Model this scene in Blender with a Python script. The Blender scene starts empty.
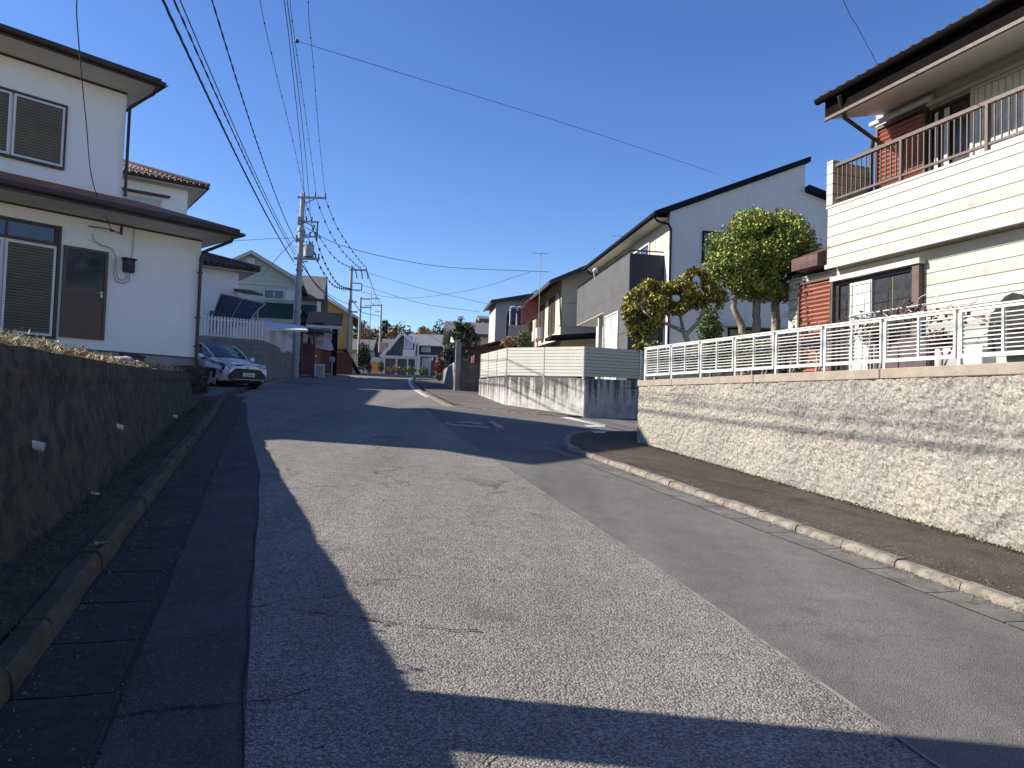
import bpy, bmesh, math, random
from mathutils import Vector, Matrix, noise
R = math.radians
random.seed(7)
C = bpy.context.scene.collection
sc = bpy.context.scene

# ---------------------------------------------------------------- camera (also used to survey positions)
FPX, PITCH, ROLL, EYE = 740.0, R(2.2), R(1.9), 1.55
_f = Vector((0, math.cos(PITCH), math.sin(PITCH))); _r = Vector((1, 0, 0)); _u = _r.cross(_f)
CR = math.cos(ROLL)*_r + math.sin(ROLL)*_u
CU = -math.sin(ROLL)*_r + math.cos(ROLL)*_u
CC = Vector((0, 0, EYE))
cam_data = bpy.data.cameras.new('camera'); cam = bpy.data.objects.new('camera', cam_data); C.objects.link(cam)
mw = Matrix((CR, CU, -_f)).transposed().to_4x4(); mw.translation = CC
cam.matrix_world = mw
cam_data.sensor_fit = 'HORIZONTAL'; cam_data.sensor_width = 36; cam_data.lens = FPX/1024*36
cam_data.clip_start = 0.05; cam_data.clip_end = 3000
sc.camera = cam
def ray(px, py): return CR*((px-512)/FPX) + CU*((384-py)/FPX) + _f
def onY(px, py, Y):
    d = ray(px, py); return CC + d*(Y/d.y)
RD = R(18.39)
DR = Vector((-math.sin(RD), math.cos(RD), 0)); LA = Vector((math.cos(RD), math.sin(RD), 0))
def G(t):
    g = .0785
    if t < 42: return g*t
    if t < 66:
        u = t-42; return g*42 + g*u - (g-.012)*u*u/48
    return g*42 + g*24 - (g-.012)*12 + .012*(t-66)
def TL(t, l, z=0.0):
    p = DR*t + LA*l; p.z = G(t)+z; return p
def gz(x, y): return G(Vector((x, y, 0)).dot(DR))
def hitg(px, py):
    d = ray(px, py); s = .5
    while s < 200:
        p = CC+d*s
        if p.z < G(p.dot(DR)): return p
        s += .02
    return CC+d*60
def vplane(px, py, a, b):
    """point where the sight line meets the vertical plane through plan points a, b"""
    n = Vector((b[1]-a[1], -(b[0]-a[0]), 0)); d = ray(px, py)
    t = (Vector((a[0], a[1], 0))-CC).dot(n)/d.dot(n); return CC+d*t
class Fr:
    """local frame: x along the facade, y into the building, z world height"""
    def __init__(s, x, y, deg):
        s.o = Vector((x, y, 0)); s.a = R(deg)
        s.x = Vector((math.cos(s.a), math.sin(s.a), 0)); s.y = Vector((-math.sin(s.a), math.cos(s.a), 0)); s.z = Vector((0, 0, 1))
    def hit(s, px, py, ax, v):
        d = ray(px, py); n = (s.x, s.y, s.z)[ax]
        t = (v-(CC-s.o).dot(n))/d.dot(n); p = CC+d*t-s.o
        return Vector((p.dot(s.x), p.dot(s.y), p.z))
    def w(s, x, y, z=0): return s.o+s.x*x+s.y*y+Vector((0, 0, z))
    def loc(s, p):
        q = Vector(p)-s.o; return Vector((q.dot(s.x), q.dot(s.y), q.z))

# ---------------------------------------------------------------- materials
MT = {}
def M(name, c, c2=None, sc_=3.0, rough=.8, bump=.0, bs=40, metal=0, streak=0, lines=None, spec=.5, c3=None, mixlo=.35, mixhi=.65, island=0, trans=0, alpha=1, coat=0, sub=0):
    if name in MT: return MT[name]
    m = bpy.data.materials.new(name); m.use_nodes = True; nt = m.node_tree; N = nt.nodes; L = nt.links
    b = N['Principled BSDF']; b.inputs['Roughness'].default_value = rough; b.inputs['Metallic'].default_value = metal
    b.inputs['Specular IOR Level'].default_value = spec
    if coat: b.inputs['Coat Weight'].default_value = coat; b.inputs['Coat Roughness'].default_value = .05
    if trans: b.inputs['Transmission Weight'].default_value = trans
    if alpha < 1: b.inputs['Alpha'].default_value = alpha
    tc = N.new('ShaderNodeTexCoord'); co = tc.outputs['Object']
    def rgb(c): return (c[0], c[1], c[2], 1)
    def mix(a, bb, fac, mode='MIX'):
        n = N.new('ShaderNodeMix'); n.data_type = 'RGBA'; n.blend_type = mode
        for i, v in ((6, a), (7, bb)):
            if isinstance(v, tuple): n.inputs[i].default_value = rgb(v)
            else: L.new(v, n.inputs[i])
        if isinstance(fac, float): n.inputs[0].default_value = fac
        else: L.new(fac, n.inputs[0])
        return n.outputs[2]
    def noi(scale, detail=4, vec=None, dist=0):
        n = N.new('ShaderNodeTexNoise'); n.inputs['Scale'].default_value = scale; n.inputs['Detail'].default_value = detail
        n.inputs['Distortion'].default_value = dist
        L.new(vec or co, n.inputs['Vector']); return n.outputs['Fac']
    def rng(v, lo, hi, a=0, bq=1):
        n = N.new('ShaderNodeMapRange'); n.inputs[1].default_value = lo; n.inputs[2].default_value = hi
        n.inputs[3].default_value = a; n.inputs[4].default_value = bq; L.new(v, n.inputs[0]); return n.outputs[0]
    if c2 is None: c2 = tuple(x*.93 for x in c)
    col = mix(tuple(c), tuple(c2), rng(noi(sc_, 6), mixlo, mixhi))
    if c3: col = mix(col, tuple(c3), rng(noi(sc_*2.7, 5), .55, .68))
    if island:
        g = N.new('ShaderNodeNewGeometry'); hs = N.new('ShaderNodeHueSaturation')
        L.new(col, hs.inputs['Color']); L.new(rng(g.outputs['Random Per Island'], 0, 1, 1-island, 1+island), hs.inputs['Value'])
        mu = N.new('ShaderNodeMath'); mu.operation = 'MULTIPLY'; L.new(g.outputs['Random Per Island'], mu.inputs[0]); mu.inputs[1].default_value = 7.31
        fr = N.new('ShaderNodeMath'); fr.operation = 'FRACT'; L.new(mu.outputs[0], fr.inputs[0])
        L.new(rng(fr.outputs[0], 0, 1, .5-island*.045, .5+island*.045), hs.inputs['Hue']); col = hs.outputs[0]
    if streak:
        mp = N.new('ShaderNodeMapping'); mp.inputs['Scale'].default_value = (6, 6, .35); L.new(co, mp.inputs['Vector'])
        s1 = noi(1.6, 5, mp.outputs[0]); col = mix(col, tuple(x*.35 for x in c), rng(s1, .5, .75, 0, streak))
    hh = None
    if lines:   # (axis, spacing, width, darken)
        for ln in (lines if isinstance(lines, list) else [lines]):
            ax, sp, wd, dk = ln[:4]
            sx = N.new('ShaderNodeSeparateXYZ'); L.new(co, sx.inputs[0])
            dv = N.new('ShaderNodeMath'); dv.operation = 'DIVIDE'; L.new(sx.outputs[ax], dv.inputs[0]); dv.inputs[1].default_value = sp
            fr = N.new('ShaderNodeMath'); fr.operation = 'FRACT'; L.new(dv.outputs[0], fr.inputs[0])
            lt = N.new('ShaderNodeMath'); lt.operation = 'LESS_THAN'; L.new(fr.outputs[0], lt.inputs[0]); lt.inputs[1].default_value = wd/sp
            ml = N.new('ShaderNodeMath'); ml.operation = 'MULTIPLY'; L.new(lt.outputs[0], ml.inputs[0]); ml.inputs[1].default_value = dk
            col = mix(col, tuple(x*.3 for x in c), ml.outputs[0])
            hh = lt.outputs[0] if hh is None else hh
    L.new(col, b.inputs['Base Color'])
    if sub: b.inputs['Subsurface Weight'].default_value = sub; b.inputs['Subsurface Radius'].default_value = (.02, .03, .01)
    rr = rng(noi(sc_*4, 3), .3, .7, max(.02, rough-.08), min(1, rough+.08)); L.new(rr, b.inputs['Roughness'])
    prev = None
    if bump:
        bp = N.new('ShaderNodeBump'); bp.inputs['Strength'].default_value = bump; bp.inputs['Distance'].default_value = .01
        L.new(noi(bs, 6), bp.inputs['Height']); prev = bp.outputs[0]
    if hh is not None:
        bp2 = N.new('ShaderNodeBump'); bp2.invert = True; bp2.inputs['Strength'].default_value = .8; bp2.inputs['Distance'].default_value = .02
        L.new(hh, bp2.inputs['Height'])
        if prev: L.new(prev, bp2.inputs['Normal'])
        prev = bp2.outputs[0]
    if prev: L.new(prev, b.inputs['Normal'])
    MT[name] = m; return m

def asphalt(name, c1, c2, cell, crack=.0, stone=.6, patch=.5, bumpd=.006, moss=None, tracks=0):
    m = bpy.data.materials.new(name); m.use_nodes = True; nt = m.node_tree; N = nt.nodes; L = nt.links
    b = N['Principled BSDF']; b.inputs['Roughness'].default_value = .93; b.inputs['Specular IOR Level'].default_value = .25
    tc = N.new('ShaderNodeTexCoord'); co = tc.outputs['Object']
    def mixc(a, bb, fac, mode='MIX'):
        n = N.new('ShaderNodeMix'); n.data_type = 'RGBA'; n.blend_type = mode
        for i, v in ((6, a), (7, bb)):
            if isinstance(v, tuple): n.inputs[i].default_value = (*v, 1)
            else: L.new(v, n.inputs[i])
        if isinstance(fac, float): n.inputs[0].default_value = fac
        else: L.new(fac, n.inputs[0])
        return n.outputs[2]
    def noi(scale, d=5):
        n = N.new('ShaderNodeTexNoise'); n.inputs['Scale'].default_value = scale; n.inputs['Detail'].default_value = d; L.new(co, n.inputs['Vector']); return n
    def rng(v, lo, hi, a=0, bq=1):
        n = N.new('ShaderNodeMapRange'); n.inputs[1].default_value = lo; n.inputs[2].default_value = hi
        n.inputs[3].default_value = a; n.inputs[4].default_value = bq; L.new(v, n.inputs[0]); return n.outputs[0]
    def voro(scale, feat='F1', vec=None):
        v = N.new('ShaderNodeTexVoronoi'); v.inputs['Scale'].default_value = scale; v.feature = feat; L.new(vec or co, v.inputs['Vector']); return v
    v = voro(cell); sp = N.new('ShaderNodeSeparateColor'); L.new(v.outputs['Color'], sp.inputs[0])
    col = mixc(c1, c2, rng(sp.outputs[0], .5-.5*stone, .5+.5*stone))
    # a few pale and dark stones
    hi = N.new('ShaderNodeMath'); hi.operation = 'GREATER_THAN'; L.new(sp.outputs[1], hi.inputs[0]); hi.inputs[1].default_value = .93
    mh = N.new('ShaderNodeMath'); mh.operation = 'MULTIPLY'; L.new(hi.outputs[0], mh.inputs[0]); mh.inputs[1].default_value = .32*stone
    col = mixc(col, (.48, .46, .42), mh.outputs[0])
    # dark binder in the gaps between stones
    gap = rng(v.outputs['Distance'], .35, .75); mg = N.new('ShaderNodeMath'); mg.operation = 'MULTIPLY'; L.new(gap, mg.inputs[0]); mg.inputs[1].default_value = .75*stone
    col = mixc(col, tuple(x*.35 for x in c1), mg.outputs[0])
    big = rng(noi(.45).outputs['Fac'], .3, .7, 1-.28*patch, 1+.22*patch); mid = rng(noi(5, 6).outputs['Fac'], .3, .7, .9, 1.1)
    mu = N.new('ShaderNodeMath'); mu.operation = 'MULTIPLY'; L.new(big, mu.inputs[0]); L.new(mid, mu.inputs[1])
    vm = N.new('ShaderNodeVectorMath'); vm.operation = 'SCALE'; L.new(col, vm.inputs[0]); L.new(mu.outputs[0], vm.inputs['Scale']); col = vm.outputs[0]
    if tracks:   # polished wheel tracks and dusty bands that run with the street
        mp = N.new('ShaderNodeMapping'); mp.inputs['Rotation'].default_value = (0, 0, -RD); mp.inputs['Scale'].default_value = (1.3, .05, 1); L.new(co, mp.inputs['Vector'])
        tn = N.new('ShaderNodeTexNoise'); tn.inputs['Scale'].default_value = 1.0; tn.inputs['Detail'].default_value = 5; L.new(mp.outputs[0], tn.inputs['Vector'])
        vs_ = N.new('ShaderNodeVectorMath'); vs_.operation = 'SCALE'; L.new(col, vs_.inputs[0]); L.new(rng(tn.outputs['Fac'], .3, .7, 1-tracks, 1+tracks), vs_.inputs['Scale']); col = vs_.outputs[0]
        sp_ = rng(noi(1.1, 3).outputs['Fac'], .66, .72, 0, .35); col = mixc(col, tuple(x*.45 for x in c1), sp_)
    if moss: col = mixc(col, moss, rng(noi(2.2, 8).outputs['Fac'], .45, .7, 0, .8))
    if crack:
        nn = noi(1.7, 6); ad = N.new('ShaderNodeVectorMath'); ad.operation = 'MULTIPLY_ADD'; L.new(nn.outputs['Color'], ad.inputs[0]); ad.inputs[1].default_value = (.9, .9, .9); L.new(co, ad.inputs[2])
        vc = voro(.55, 'DISTANCE_TO_EDGE', ad.outputs[0]); ck = rng(vc.outputs['Distance'], .0, .011, 1, 0)
        vc2 = voro(4.0, 'DISTANCE_TO_EDGE', ad.outputs[0]); ck2 = rng(vc2.outputs['Distance'], .0, .03, 1, 0)
        zone = rng(noi(.7, 2).outputs['Fac'], .5, .62)
        zone2 = rng(noi(.9, 2).outputs['Fac'], .56, .66, 0, .7)
        m1 = N.new('ShaderNodeMath'); m1.operation = 'MULTIPLY'; L.new(ck, m1.inputs[0]); L.new(zone, m1.inputs[1])
        m2 = N.new('ShaderNodeMath'); m2.operation = 'MULTIPLY'; L.new(ck2, m2.inputs[0]); L.new(zone2, m2.inputs[1])
        mx = N.new('ShaderNodeMath'); mx.operation = 'MAXIMUM'; L.new(m1.outputs[0], mx.inputs[0]); L.new(m2.outputs[0], mx.inputs[1])
        m3 = N.new('ShaderNodeMath'); m3.operation = 'MULTIPLY'; L.new(mx.outputs[0], m3.inputs[0]); m3.inputs[1].default_value = crack
        col = mixc(col, (.02, .02, .02), m3.outputs[0])
    L.new(col, b.inputs['Base Color'])
    bp = N.new('ShaderNodeBump'); bp.invert = True; bp.inputs['Strength'].default_value = .9; bp.inputs['Distance'].default_value = bumpd
    L.new(v.outputs['Distance'], bp.inputs['Height']); L.new(bp.outputs[0], b.inputs['Normal'])
    MT[name] = m; return m

# ---------------------------------------------------------------- mesh builder
class MB:
    def __init__(s): s.v = []; s.f = []; s.sm = []
    def add(s, vs, fs, smooth=False):
        o = len(s.v); s.v += [Vector(q) for q in vs]; s.f += [[i+o for i in f] for f in fs]; s.sm += [smooth]*len(fs); return s
    def box(s, x0, y0, z0, x1, y1, z1, tf=None):
        x0, x1 = min(x0, x1), max(x0, x1); y0, y1 = min(y0, y1), max(y0, y1); z0, z1 = min(z0, z1), max(z0, z1)
        vs = [Vector(q) for q in ((x0,y0,z0),(x1,y0,z0),(x1,y1,z0),(x0,y1,z0),(x0,y0,z1),(x1,y0,z1),(x1,y1,z1),(x0,y1,z1))]
        if tf: vs = [tf(q) for q in vs]
        return s.add(vs, [[0,3,2,1],[4,5,6,7],[0,1,5,4],[1,2,6,5],[2,3,7,6],[3,0,4,7]])
    def prism(s, poly, y0, y1, ax='y'):
        """poly: list of (a,b); extruded along ax"""
        n = len(poly)
        def P(a, b, c):
            return {'y': (a, c, b), 'x': (c, a, b), 'z': (a, b, c)}[ax]
        vs = [P(a, b, y0) for a, b in poly]+[P(a, b, y1) for a, b in poly]
        fs = [list(range(n))[::-1], list(range(n, 2*n))]+[[i, (i+1) % n, (i+1) % n+n, i+n] for i in range(n)]
        return s.add(vs, fs)
    def quad(s, *p): return s.add(p, [list(range(len(p)))])
    def slab(s, pts, th, up=Vector((0, 0, 1))):
        """thin solid from a planar polygon, thickness th along up (downwards)"""
        n = len(pts); pts = [Vector(p) for p in pts]; lo = [p-up*th for p in pts]
        return s.add(pts+lo, [list(range(n)), list(range(n, 2*n))[::-1]]+[[i, i+n, (i+1) % n+n, (i+1) % n] for i in range(n)])
    def tube(s, pts, r, n=8, r2=None, cap=True):
        pts = [Vector(p) for p in pts]; k = len(pts); rs = []
        for i in range(k):
            ri = r[i] if isinstance(r, (list, tuple)) else (r if r2 is None else r+(r2-r)*i/(k-1))
            rs.append(ri)
        vs = []; 
        t0 = (pts[1]-pts[0]).normalized(); u = t0.orthogonal().normalized()
        for i in range(k):
            t = (pts[min(i+1, k-1)]-pts[max(i-1, 0)])
            t = t.normalized() if t.length > 1e-9 else t0
            u = (u-t*u.dot(t)); u = u.normalized() if u.length > 1e-6 else t.orthogonal().normalized(); w = t.cross(u)
            vs += [pts[i]+(u*math.cos(2*math.pi*j/n)+w*math.sin(2*math.pi*j/n))*rs[i] for j in range(n)]
        fs = [[i*n+j, i*n+(j+1) % n, (i+1)*n+(j+1) % n, (i+1)*n+j] for i in range(k-1) for j in range(n)]
        s.add(vs, fs, True)
        if cap: s.add(vs[:n], [list(range(n))[::-1]]); s.add(vs[-n:], [list(range(n))])
        return s
    def bar(s, a, b, w, h=None, up=Vector((0, 0, 1))):
        a = Vector(a); b = Vector(b); h = h or w; t = (b-a).normalized()
        sd = t.cross(up); sd = sd.normalized() if sd.length > 1e-5 else Vector((1, 0, 0)); u = sd.cross(t)
        vs = [p+sd*(i*w/2)+u*(j*h/2) for p in (a, b) for i, j in ((-1,-1),(1,-1),(1,1),(-1,1))]
        return s.add(vs, [[0,1,2,3][::-1],[4,5,6,7],[0,1,5,4],[1,2,6,5],[2,3,7,6],[3,0,4,7]])
    def ball(s, c, r, n=8, m=5, sx=1, sy=1, sz=1):
        c = Vector(c); vs = [c+Vector((0, 0, -r*sz))]
        for i in range(1, m):
            a = -math.pi/2+math.pi*i/m
            vs += [c+Vector((math.cos(a)*math.cos(2*math.pi*j/n)*r*sx, math.cos(a)*math.sin(2*math.pi*j/n)*r*sy, math.sin(a)*r*sz)) for j in range(n)]
        vs.append(c+Vector((0, 0, r*sz))); fs = [[0, 1+(j+1) % n, 1+j] for j in range(n)]
        for i in range(m-2): fs += [[1+i*n+j, 1+i*n+(j+1) % n, 1+(i+1)*n+(j+1) % n, 1+(i+1)*n+j] for j in range(n)]
        e = len(vs)-1; fs += [[e, 1+(m-2)*n+j, 1+(m-2)*n+(j+1) % n] for j in range(n)]
        return s.add(vs, fs, True)
    def grid(s, P, smooth=True, close=False):
        a = len(P); b = len(P[0]); vs = [q for row in P for q in row]
        return s.add(vs, [[i*b+j, i*b+j+1, (i+1)*b+j+1, (i+1)*b+j] for i in range(a-1) for j in range(b-1)], smooth)
    def build(s, name, mat, parent=None, bevel=0, normals=True):
        me = bpy.data.meshes.new(name); me.from_pydata([tuple(q) for q in s.v], [], s.f); me.update()
        me.polygons.foreach_set('use_smooth', s.sm)
        if normals:
            bm = bmesh.new(); bm.from_mesh(me); bmesh.ops.recalc_face_normals(bm, faces=bm.faces); bm.to_mesh(me); bm.free()
        o = bpy.data.objects.new(name, me); C.objects.link(o)
        me.materials.append(MT[mat] if isinstance(mat, str) else mat)
        if parent is not None: o.parent = parent
        if bevel:
            bv = o.modifiers.new('bevel', 'BEVEL'); bv.width = bevel; bv.segments = 1; bv.limit_method = 'ANGLE'
        return o
def tag(o, label=None, cat=None, group=None, kind=None):
    if label: o['label'] = label
    if cat: o['category'] = cat
    if group: o['group'] = group
    if kind: o['kind'] = kind
    return o
def thing(name, label, cat, fr=None, loc=None, rz=0, group=None, z=0):
    o = bpy.data.objects.new(name, None); C.objects.link(o); o.empty_display_size = .3
    if fr is not None: o.location = (fr.o.x, fr.o.y, z); o.rotation_euler = (0, 0, fr.a)
    elif loc is not None: o.location = loc; o.rotation_euler = (0, 0, rz)
    return tag(o, label, cat, group)
def struct(name, mb, mat): return tag(mb.build(name, mat), kind='structure')
def copy_tree(o, parent=None):
    c = o.copy(); C.objects.link(c); c.parent = parent
    for ch in list(o.children): copy_tree(ch, c)
    return c

# ---------------------------------------------------------------- world, sun
S_AZ = Vector((-.9975, .07, 0)).normalized(); S_EL = R(32.2)
w = bpy.data.worlds.new('World'); sc.world = w; w.use_nodes = True; nt = w.node_tree
bg = nt.nodes['Background']; sky = nt.nodes.new('ShaderNodeTexSky'); sky.sky_type = 'NISHITA'; sky.sun_disc = False
sky.sun_elevation = S_EL; sky.sun_rotation = math.atan2(S_AZ.x, S_AZ.y); sky.altitude = 500; sky.air_density = 1.0; sky.dust_density = .3; sky.ozone_density = 3.2
hs_ = nt.nodes.new('ShaderNodeHueSaturation'); hs_.inputs['Saturation'].default_value = 1.2; hs_.inputs['Value'].default_value = 1.12; hs_.inputs['Hue'].default_value = .513
nt.links.new(sky.outputs[0], hs_.inputs['Color']); nt.links.new(hs_.outputs[0], bg.inputs[0]); bg.inputs[1].default_value = .087
sd = bpy.data.lights.new('sun', 'SUN'); sd.energy = 5.0; sd.angle = R(.53); sd.color = (1, .93, .83)
so = bpy.data.objects.new('sun', sd); C.objects.link(so)
sv = S_AZ*math.cos(S_EL)+Vector((0, 0, math.sin(S_EL))); so.rotation_euler = sv.to_track_quat('Z', 'Y').to_euler(); so.location = sv*50
sc.view_settings.view_transform = 'Standard'; sc.view_settings.look = 'None'; sc.view_settings.gamma = 1; sc.view_settings.exposure = .96
try: sc.cycles.max_bounces = 6; sc.cycles.diffuse_bounces = 4; sc.cycles.glossy_bounces = 3; sc.cycles.transparent_max_bounces = 8
except Exception: pass
# ---------------------------------------------------------------- shared materials
asphalt('asphalt_worn', (.145, .136, .12), (.34, .318, .28), 88, crack=.7, stone=.85, patch=.45, bumpd=.007, tracks=.13)
asphalt('asphalt_smooth', (.125, .12, .112), (.18, .172, .16), 170, crack=.25, stone=.6, patch=.6, bumpd=.004, tracks=.16)
asphalt('asphalt_strip', (.055, .053, .05), (.10, .096, .09), 120, crack=.4, stone=.6, patch=.8, moss=(.10, .10, .095))
asphalt('asphalt_side', (.12, .115, .11), (.18, .17, .16), 150, crack=.3, stone=.4, patch=.7, bumpd=.003)
asphalt('footway', (.06, .046, .036), (.125, .10, .08), 130, crack=.0, stone=.7, patch=1.2, moss=(.05, .042, .03))
asphalt('footway_far', (.10, .09, .08), (.17, .15, .13), 130, crack=.0, stone=.6, patch=1.0)
M('soil', (.16, .13, .09), (.09, .085, .05), 2, .95, .6, 20)
M('gutter', (.15, .145, .13), (.09, .085, .075), 2.5, .9, .3, 60, c3=(.07, .075, .045))
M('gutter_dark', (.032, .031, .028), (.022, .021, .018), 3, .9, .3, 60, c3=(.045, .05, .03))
M('kerb', (.25, .22, .18), (.13, .115, .09), 9, .9, .6, 60, c3=(.09, .08, .055))
M('kerb_mossy', (.075, .065, .045), (.035, .033, .022), 5, .92, .5, 60, c3=(.05, .055, .025))
M('paint_white', (.55, .54, .51), (.42, .41, .39), 9, .7, .1)
M('paint_pink', (.42, .33, .29), (.24, .2, .18), 14, .85)
M('paint_orange', (.62, .30, .14), (.4, .22, .13), 12, .85)
M('stucco_white', (.84, .82, .81), (.79, .77, .755), .8, .9, .4, 90, streak=.05)
M('soffit', (.62, .60, .55), None, 2, .85)
M('dark_brown', (.035, .022, .018), (.05, .03, .024), 6, .5)
M('fascia_dark', (.006, .0045, .004), None, 4, .85, spec=.06)
M('brown_tin', (.36, .145, .075), (.27, .11, .06), 3, .75, .1, 20, spec=.2)
M('door_brown', (.085, .05, .038), None, 5, .45)
M('glass', (.03, .04, .055), (.045, .055, .07), .8, .06, spec=.8)
M('glass_warm', (.10, .09, .075), (.05, .05, .05), 1.5, .1, spec=.7)
M('curtain', (.62, .61, .58), (.5, .5, .48), 6, .9, lines=(0, .12, .03, .5))
M('shutter', (.19, .17, .13), (.16, .145, .11), 4, .6, lines=(2, .06, .022, .75))
M('alu', (.42, .43, .43), None, 4, .35, metal=.3)
M('alu_white', (.62, .62, .61), None, 4, .45)
M('concrete_found', (.30, .30, .29), (.22, .22, .21), 3, .9, .2)
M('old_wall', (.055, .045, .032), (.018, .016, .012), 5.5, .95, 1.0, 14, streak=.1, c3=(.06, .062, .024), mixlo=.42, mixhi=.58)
M('pvc', (.62, .62, .60), (.5, .5, .48), 6, .6)
M('pipe_grey', (.16, .16, .165), None, 6, .6)
M('grey_metal', (.32, .32, .32), None, 5, .5, metal=.5)
M('concrete_pole', (.38, .37, .35), (.30, .29, .275), 3, .85, .15)
M('black_rubber', (.02, .02, .022), None, 5, .6)
M('cable', (.018, .018, .02), None, 3, .6)
M('insulator', (.03, .03, .035), None, 3, .4)
M('transformer', (.30, .31, .32), None, 3, .5, metal=.2)

# ---------------------------------------------------------------- ground
def lerp_tab(tab, t):
    if t <= tab[0][0]: return tab[0][1]
    for (a, x), (b, y) in zip(tab, tab[1:]):
        if t <= b: return x+(y-x)*(t-a)/(b-a)
    return tab[-1][1]
LEFT = [(-12, -.95), (17, -.95), (21, -.98), (23.5, -.75), (26.7, -.19), (31, .4), (36, 1.3), (41, 2.4), (46, 3.6), (56, 6.0), (70, 9.4), (100, 16)]
RIGHT = [(21.1, 5.2), (25, 5.5), (29.7, 5.95), (36, 6.9), (43, 8.2), (52, 10.2), (60, 12.0), (70, 14.6), (100, 21.2)]
g_ = MB(); st = [x*1.5 for x in range(-10, 60)]+[90+x*8 for x in range(0, 32)]
la = [-160, -110, -70, -45, -30, -20, -14, -9, -5, -2, 0, 2, 5, 8, 12, 18, 26, 36, 50, 80, 120, 170]
def far_rise(t, l): return max(0, t-110)*.035
g_.grid([[TL(t, l, -.03+far_rise(t, l)) for l in la] for t in st]); struct('ground', g_, 'soil')
def ribbon(mb, tab_l, tab_r, t0, t1, z, step=.75, n=6):
    k = max(2, int((t1-t0)/step)+1); P = []
    for i in range(k):
        t = t0+(t1-t0)*i/(k-1); a = lerp_tab(tab_l, t) if isinstance(tab_l, list) else tab_l; b = lerp_tab(tab_r, t) if isinstance(tab_r, list) else tab_r
        P.append([TL(t, a+(b-a)*j/(n-1), z) for j in range(n)])
    return mb.grid(P)
ROADR = [(-12, 5.0), (20, 5.2)]+RIGHT
r_ = MB(); ribbon(r_, LEFT, ROADR, -12, 100, 0); struct('road', r_, 'asphalt_worn')
# the newer smooth asphalt on the right, carried on into the side street
SEAM = [(-12, 2.2), (2.5, 2.64), (4.4, 2.85), (10.8, 3.28), (13, 3.45), (16, 3.75), (20, 4.2)]
n_ = MB(); ribbon(n_, SEAM, [(-12, 4.62), (11.5, 4.62), (20, 4.9)], -12, 20.2, .004); struct('road_patch', n_, 'asphalt_smooth')
seam_mb = MB(); ribbon(seam_mb, [(t, l-.012) for t, l in SEAM], [(t, l+.012) for t, l in SEAM], -12, 16, .007, n=2)
M('seam_dust', (.22, .21, .19), (.145, .138, .125), 6, .95, mixlo=.45, mixhi=.55); struct('road_seam', seam_mb, 'seam_dust')
# side street (lat direction), between the two corner kerbs
NEAR_K = [(4.9, 11.7), (5.32, 12.9), (5.66, 13.6), (6.42, 14.5), (7.76, 14.75), (9, 15.0), (12, 15.3), (30, 17.5)]
FAR_K = [(4.6, 21.3), (5.24, 21.1), (6.0, 20.4), (7.1, 19.3), (7.9, 18.65), (8.6, 18.4), (10.5, 19.0), (30, 24)]
s_ = MB(); P = []
for i in range(60):
    l = 4.3+i*.4; a = lerp_tab(NEAR_K, l) if l > 4.9 else 11.7; b = lerp_tab(FAR_K, l)
    P.append([TL(a+(b-a)*j/8, l, .008) for j in range(9)])
s_.grid(P); struct('side_street', s_, 'asphalt_side')
# old cracked edge strip along the left gutter, colour darkened to deepen its shade
e_ = MB(); ribbon(e_, -.55, [(-12, -.02), (3, -.02), (6, -.02), (9.5, -.03), (11, -.1), (15, -.3), (20, -.45)], -12, 20, .004); struct('road_edge_strip', e_, 'asphalt_strip')
cr = MB()
for base, amp, t0, t1, w_ in ((-.03, .012, -2, 9.5, .007), (-.53, .008, -2, 20, .007)):
    P = []; t = t0
    while t < t1:
        l = base+amp*(noise.noise(Vector((t*1.3, base*9, 0))))*2; ww = w_*(.5+abs(noise.noise(Vector((t*5, 1, base))))*1.6)
        P.append([TL(t, l-ww, .009), TL(t, l+ww, .009)]); t += .06
    cr.grid(P)
for t0, l0, l1, sl in ((3.35, -.6, .25, .12), (6.2, -.95, -.1, .05), (2.2, .1, .9, .7), (4.5, .2, 1.2, -.5), (1.6, -.95, -.2, .1)):
    P = []
    for i in range(40):
        l = l0+(l1-l0)*i/39; t = t0+sl*(l-l0)+.06*noise.noise(Vector((l*6, t0, 3))); ww = .006*(.4+abs(noise.noise(Vector((l*9, t0, 1))))*2)
        P.append([TL(t-ww, l, .0105), TL(t+ww, l, .0105)])
    cr.grid(P)
M('crack_dark', (.012, .012, .012), None, 5, .95); struct('road_cracks', cr, 'crack_dark')
# concrete gutters with joints
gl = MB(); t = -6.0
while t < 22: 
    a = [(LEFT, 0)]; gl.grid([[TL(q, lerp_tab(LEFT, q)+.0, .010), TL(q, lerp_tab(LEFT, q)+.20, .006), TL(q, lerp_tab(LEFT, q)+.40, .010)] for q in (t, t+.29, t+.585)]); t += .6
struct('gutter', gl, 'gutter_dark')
gr_ = MB(); t = -6.0
while t < 11.6:
    gr_.grid([[TL(q, 4.62, .010), TL(q, 4.78, .007), TL(q, 4.95, .010)] for q in (t, t+.3, t+.588)]); t += .6
struct('gutter_right', gr_, 'gutter')
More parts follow.
